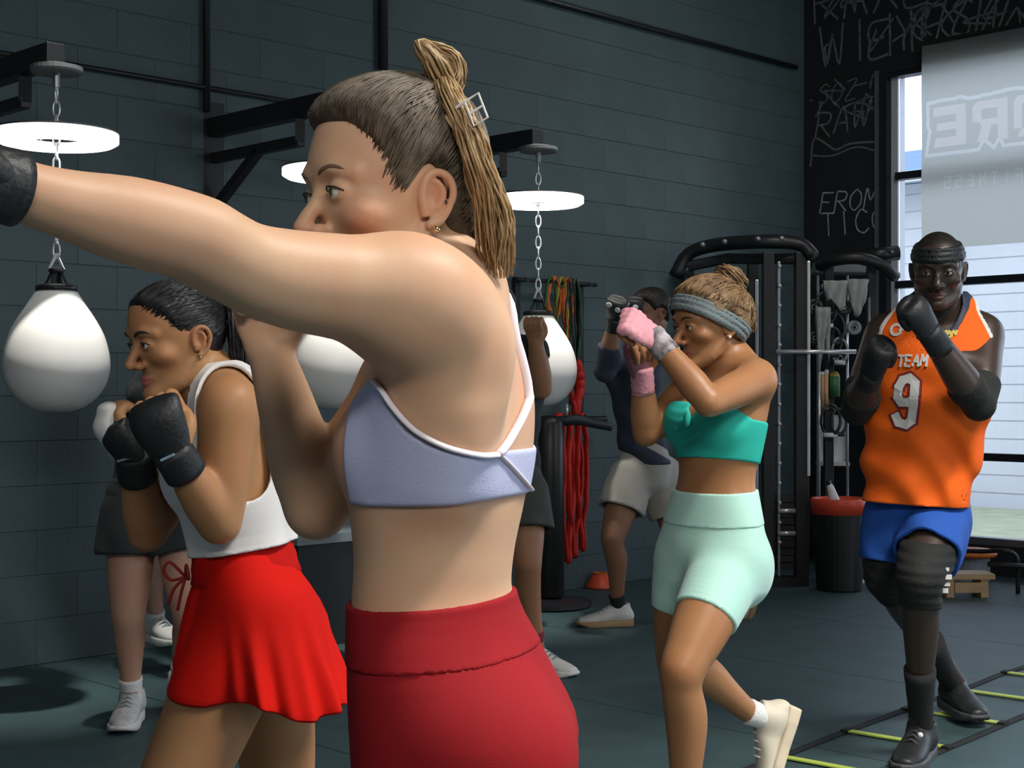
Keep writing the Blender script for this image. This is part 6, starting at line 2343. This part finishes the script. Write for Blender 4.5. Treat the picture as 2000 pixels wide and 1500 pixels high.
    # --- knee pads, socks, shoes
    for q in 'LR':
        K, An, H = J['K' + q], J['A' + q], J['H' + q]
        def kp(P, q=q, K=K, An=An, H=H):
            d = smin(ev(b.thigh[q], P, .1), ev(b.shin[q], P, .08), .02)
            al = (P - K.astype(F32)) @ nrm(An - H).astype(F32)
            d = d - .011 - .0015 * np.sin(al * 190)
            return smax(np.abs(al + .005) - .105, d, .006)
        pad = sdf_obj('knee_pad', kp, K - .24, K + .24, .0062, M['kneepad'], root)
        if q == 'L':
            right = A([1.0, 0, 0])
            for k, w_ in enumerate((.012, .024, .020, .024)):
                c = px(1848, 1112 + k * 15, 4.72)
                for _ in range(20):
                    d = float(kp(c[None].astype(F32))[0]); c = c + A([0, 1.0, 0]) * max(d * .7, 0)
                MB().box(c, right, A([0, 1.0, 0]), Z3, w_ * .75, .003, .0055 + .002 * (k % 2)).build('print_bar', M['padprint'], pad)
    dn = nrm(J['TR'] - J['AR'])
    s1 = shoe(root, J['AL'], J['TL'], Z3, M['blackshoe'], M['greyshoe'], sc=1.14, h=.006, lace_m=M['greyshoe'], sock_m=M['blacksock'], sock_top=lerp(J['AL'], J['KL'], .40), sock_r=.053)
    s2 = shoe(root, J['AR'], J['TR'], Z3, M['blackshoe'], M['greyshoe'], sc=1.14, h=.007, sock_m=M['blacksock'], sock_top=lerp(J['AR'], J['KR'], .42), sock_r=.056)
    MB().ball(J['AL'] + A([-.02, -.075, -.01]), .010, 10).build('lace_tip', M['whiteplastic'], s1, smooth=True)
    # --- gloves and elbow sleeve
    glove_fist(root, b.hands['L'], M['glove'], wrist=J['WL'], elbow=J['EL'], cuff_r=.040, cuff_len=.09, fingers_bare=False, h=.0045, big=.84)
    glove_fist(root, b.hands['R'], M['glove'], wrist=J['WR'], elbow=J['ER'], cuff_r=.040, cuff_len=.09, fingers_bare=False, h=.0045, big=.84)
    for q in 'LR':
        def es(P, q=q):
            d = smin(ev(b.uarm[q], P, .1), ev(b.farm[q], P, .1), .01)
            return smax(d - .006, np.sqrt(((P - J['E' + q].astype(F32)) ** 2).sum(1)) - .115, .006)
        sdf_obj('elbow_sleeve', es, J['E' + q] - .16, J['E' + q] + .16, .006, M['kneepad'], root)
    return b

# ================================================================== people further back
def simple_person(label, D, J, f, hf, headpx, skin, shirt, shorts, hair, male=True, hem=.6, h=.009, sleeve=.5, sock=None, shoe_m=None, sole_m=None, sock_share=.3, gl=('L', 'R'), glove_m=None, ts=.97,
                  up=('L', 'R'), shoe_up=None, hair_off=.010, whites=()):
    root = person((J['P'][0], J['P'][1], 0), label)
    fr = Frame(px(*headpx), *tilt(hf, 8), 1.03)
    head = Head(fr, male=male, slit=.004)
    b = Body(J, f, f, head, male=male, ts=ts)
    for q in 'LR':
        hd = nrm(J['W' + q] - J['E' + q])
        b.hands[q] = Hand(Frame(J['W' + q], hd, nrm(A([-.3, -.9, .2])), 1.05), thumb=1 if q == 'L' else -1)
    b.mesh(root, skin, h, hf=.0062)
    hair_cap(root, head, hair, off=hair_off, h=.006, noise=.002)
    face_parts(root, fr, M['irisb'], M['browD'], M['eyewhite'], lash=False)
    C0 = J['C']
    lo, hi = np.minimum.reduce([J['P'], J['EL'], J['ER'], J['N']]) - .2, np.maximum.reduce([J['N'], J['SL'], J['SR'], J['EL'], J['ER']]) + .16
    def sh(P):
        d = b.trunk(P) - .016
        for q in 'LR':
            t = ev(b.uarm[q], P, .1) - .012
            al = (P - lerp(J['S' + q], J['E' + q], sleeve).astype(F32)) @ nrm(J['E' + q] - J['S' + q]).astype(F32)
            if sleeve > 1:
                t = smin(t, ev(b.farm[q], P, .1) - .010, .01)
                al = (P - lerp(J['E' + q], J['W' + q], sleeve - 1).astype(F32)) @ nrm(J['W' + q] - J['E' + q]).astype(F32)
                al = np.where(ev(b.uarm[q], P, .1) < ev(b.farm[q], P, .1), -1, al)
            d = smin(d, smax(t, al, .004), .025)
        z = P[:, 2]
        d = d - .004 * np.sin(z * 45 + P[:, 0] * 25)
        d = smax(d, J['P'][2] + .0 - z, .004)
        d = smax(d, (P - (J['N'] + b.uC * .03).astype(F32)) @ b.uC.astype(F32), .004)
        return d
    sdf_obj('shirt', sh, lo, hi, .009, shirt, root)
    leg_shorts('shorts', b, shorts, root, hem, .009, .014, lerp(J['P'], J['W'], .55), A([0, 0, 1.0]), flare=.028, folds=.004, fold_n=5, thick=.011)
    for q in 'LR':
        u = Z3 if not shoe_up or q not in shoe_up else shoe_up[q]
        shoe(root, J['A' + q], J['T' + q], u, shoe_m or M['whiteshoe'], sole_m or M['whiteshoe'], sc=1.08, h=.009, lace_m=M['greyplastic'], sock_m=sock or M['whitesock'], sock_top=lerp(J['A' + q], J['K' + q], sock_share), sock_r=.044)
    for q in gl:
        g_ = glove_fist(root, b.hands[q], glove_m or M['glove'], wrist=J['W' + q], elbow=J['E' + q], cuff_r=.040, cuff_len=.07, fingers_bare=False, h=.008, big=1.15)
        if q in whites:
            fr_ = b.hands[q].fr
            for x_, y_ in ((-.024, .088), (.020, .078)):
                MB().ball(fr_.w((x_, y_, .041)), (.020, .015, .006), 10, fr_.M).build('knuckle_dot', M['whiteplastic'], g_, smooth=True)
    return root, b

def back_people():
    # navy shirt and beige shorts
    D = 7.8
    J = dict(P=px(1258, 905, D), W=px(1248, 820, D), C=px(1238, 735, D), N=px(1252, 655, D),
             SL=px(1205, 682, D - .12), EL=px(1182, 725, D - .25), WL=px(1200, 625, D - .40),
             SR=px(1272, 682, D + .14), ER=px(1232, 740, D + .05), WR=px(1236, 625, D - .05),
             HL=px(1232, 930, D - .06), KL=px(1196, 1050, D - .16), AL=px(1206, 1185, D - .02),
             HR=px(1290, 930, D + .05), KR=px(1330, 1070, D + .0), AR=px(1450, 1155, D + .25))
    J['AL'][2] = .10; J['TL'] = J['AL'] + A([-.17, -.03, -.05])
    J['AR'][2] = .20; J['TR'] = J['AR'] + nrm(A([-.10, -.05, -.9])) * .16
    simple_person('man in navy shirt and beige shorts behind the pink-wrapped fists', D, J, nrm(A([-.85, -.35, 0])), A([-.85, -.5, 0]), (1270, 612, D), M['skinB'], M['navy'], M['beige'], M['hairD'],
                  hem=.55, sleeve=1.5, sock=M['blacksock'], shoe_m=M['whiteshoe'], sole_m=M['gumsole'], sock_share=.17, shoe_up={'R': nrm(A([-.9, -.1, .3]))}, whites=('L', 'R'), hair_off=.02)
    # olive shorts behind the front woman's back
    D = 6.5
    J = dict(P=px(985, 945, D), W=px(985, 860, D), C=px(985, 760, D), N=px(980, 668, D),
             SL=px(1040, 690, D), EL=px(1058, 760, D - .05), WL=px(1046, 668, D - .16),
             SR=px(915, 695, D + .05), ER=px(905, 800, D - .05), WR=px(930, 700, D - .2),
             HL=px(1022, 960, D), KL=px(1030, 1100, D - .10), AL=px(1048, 1265, D),
             HR=px(955, 960, D + .05), KR=px(950, 1100, D + .0), AR=px(955, 1255, D + .1))
    J['AL'][2] = .10; J['TL'] = J['AL'] + A([.12, -.10, -.05])
    J['AR'][2] = .10; J['TR'] = J['AR'] + A([.08, -.13, -.05])
    simple_person('boxer in dark olive shorts mostly hidden behind the bare back', D, J, nrm(A([.45, -.85, 0])), A([.3, -.95, 0]), (968, 610, D), M['skinN'], M['darkshirt'], M['olive'], M['hairD'],
                  hem=.55, sleeve=.2, sock=M['redsock'], shoe_m=M['whiteshoe'], sole_m=M['whiteshoe'], sock_share=.22, gl=('R',))
    # charcoal shorts behind the white tank woman
    D = 5.5
    J = dict(P=px(302, 985, D), W=px(320, 890, D), C=px(346, 810, D), N=px(366, 715, D),
             SL=px(420, 750, D + .04), EL=px(405, 870, D - .1), WL=px(372, 800, D - .25),
             SR=px(350, 785, D - .02), ER=px(315, 880, D - .15), WR=px(325, 815, D - .32),
             HL=px(345, 1000, D), KL=px(372, 1205, D - .10), AL=px(352, 1385, D + .3),
             HR=px(258, 1000, D), KR=px(250, 1200, D - .05), AR=px(256, 1370, D))
    J['AR'][2] = .11; J['TR'] = J['AR'] + A([.01, -.17, -.05])
    J['AL'][2] = .12; J['TL'] = J['AL'] + A([.03, -.16, -.06])
    simple_person('boxer in charcoal shorts and silver shoes behind the black gloves', D, J, nrm(A([.10, -.99, 0])), A([.1, -.99, 0]), (374, 626, D), M['skinL'], M['darkshirt'], M['darkshort'], M['hairD'],
                  hem=.42, sleeve=.5, shoe_m=M['silvershoe'], sole_m=M['whiteshoe'], sock_share=.20)
    # one more boxer further back: calf and white shoe in view
    D = 6.5
    J = dict(P=px(322, 945, D), W=px(335, 860, D), C=px(356, 785, D), N=px(372, 725, D),
             SL=px(412, 755, D), EL=px(415, 825, D), WL=px(385, 780, D - .2), SR=px(335, 760, D), ER=px(330, 830, D), WR=px(355, 790, D - .2),
             HL=px(350, 960, D), KL=px(352, 1110, D - .05), AL=px(362, 1265, D + .1), HR=px(298, 960, D), KR=px(294, 1075, D - .14), AR=px(304, 1205, D - .02))
    J['TR'] = J['AR'] + A([.10, -.12, -.07])
    J['AL'][2] = .11; J['TL'] = J['AL'] + A([.10, -.14, -.05])
    simple_person('farthest boxer at left, one calf and white shoe showing between legs', D, J, nrm(A([.5, -.86, 0])), A([.4, -.9, 0]), (384, 645, D), M['skinL'], M['darkshirt'], M['darkshort'], M['hairD'],
                  hem=.5, sleeve=.5, sock_share=.10)

# ------------------------------------------------------------------ everybody on the floor
woman_front()
woman_mint()
woman_white()
man_orange()
back_people()
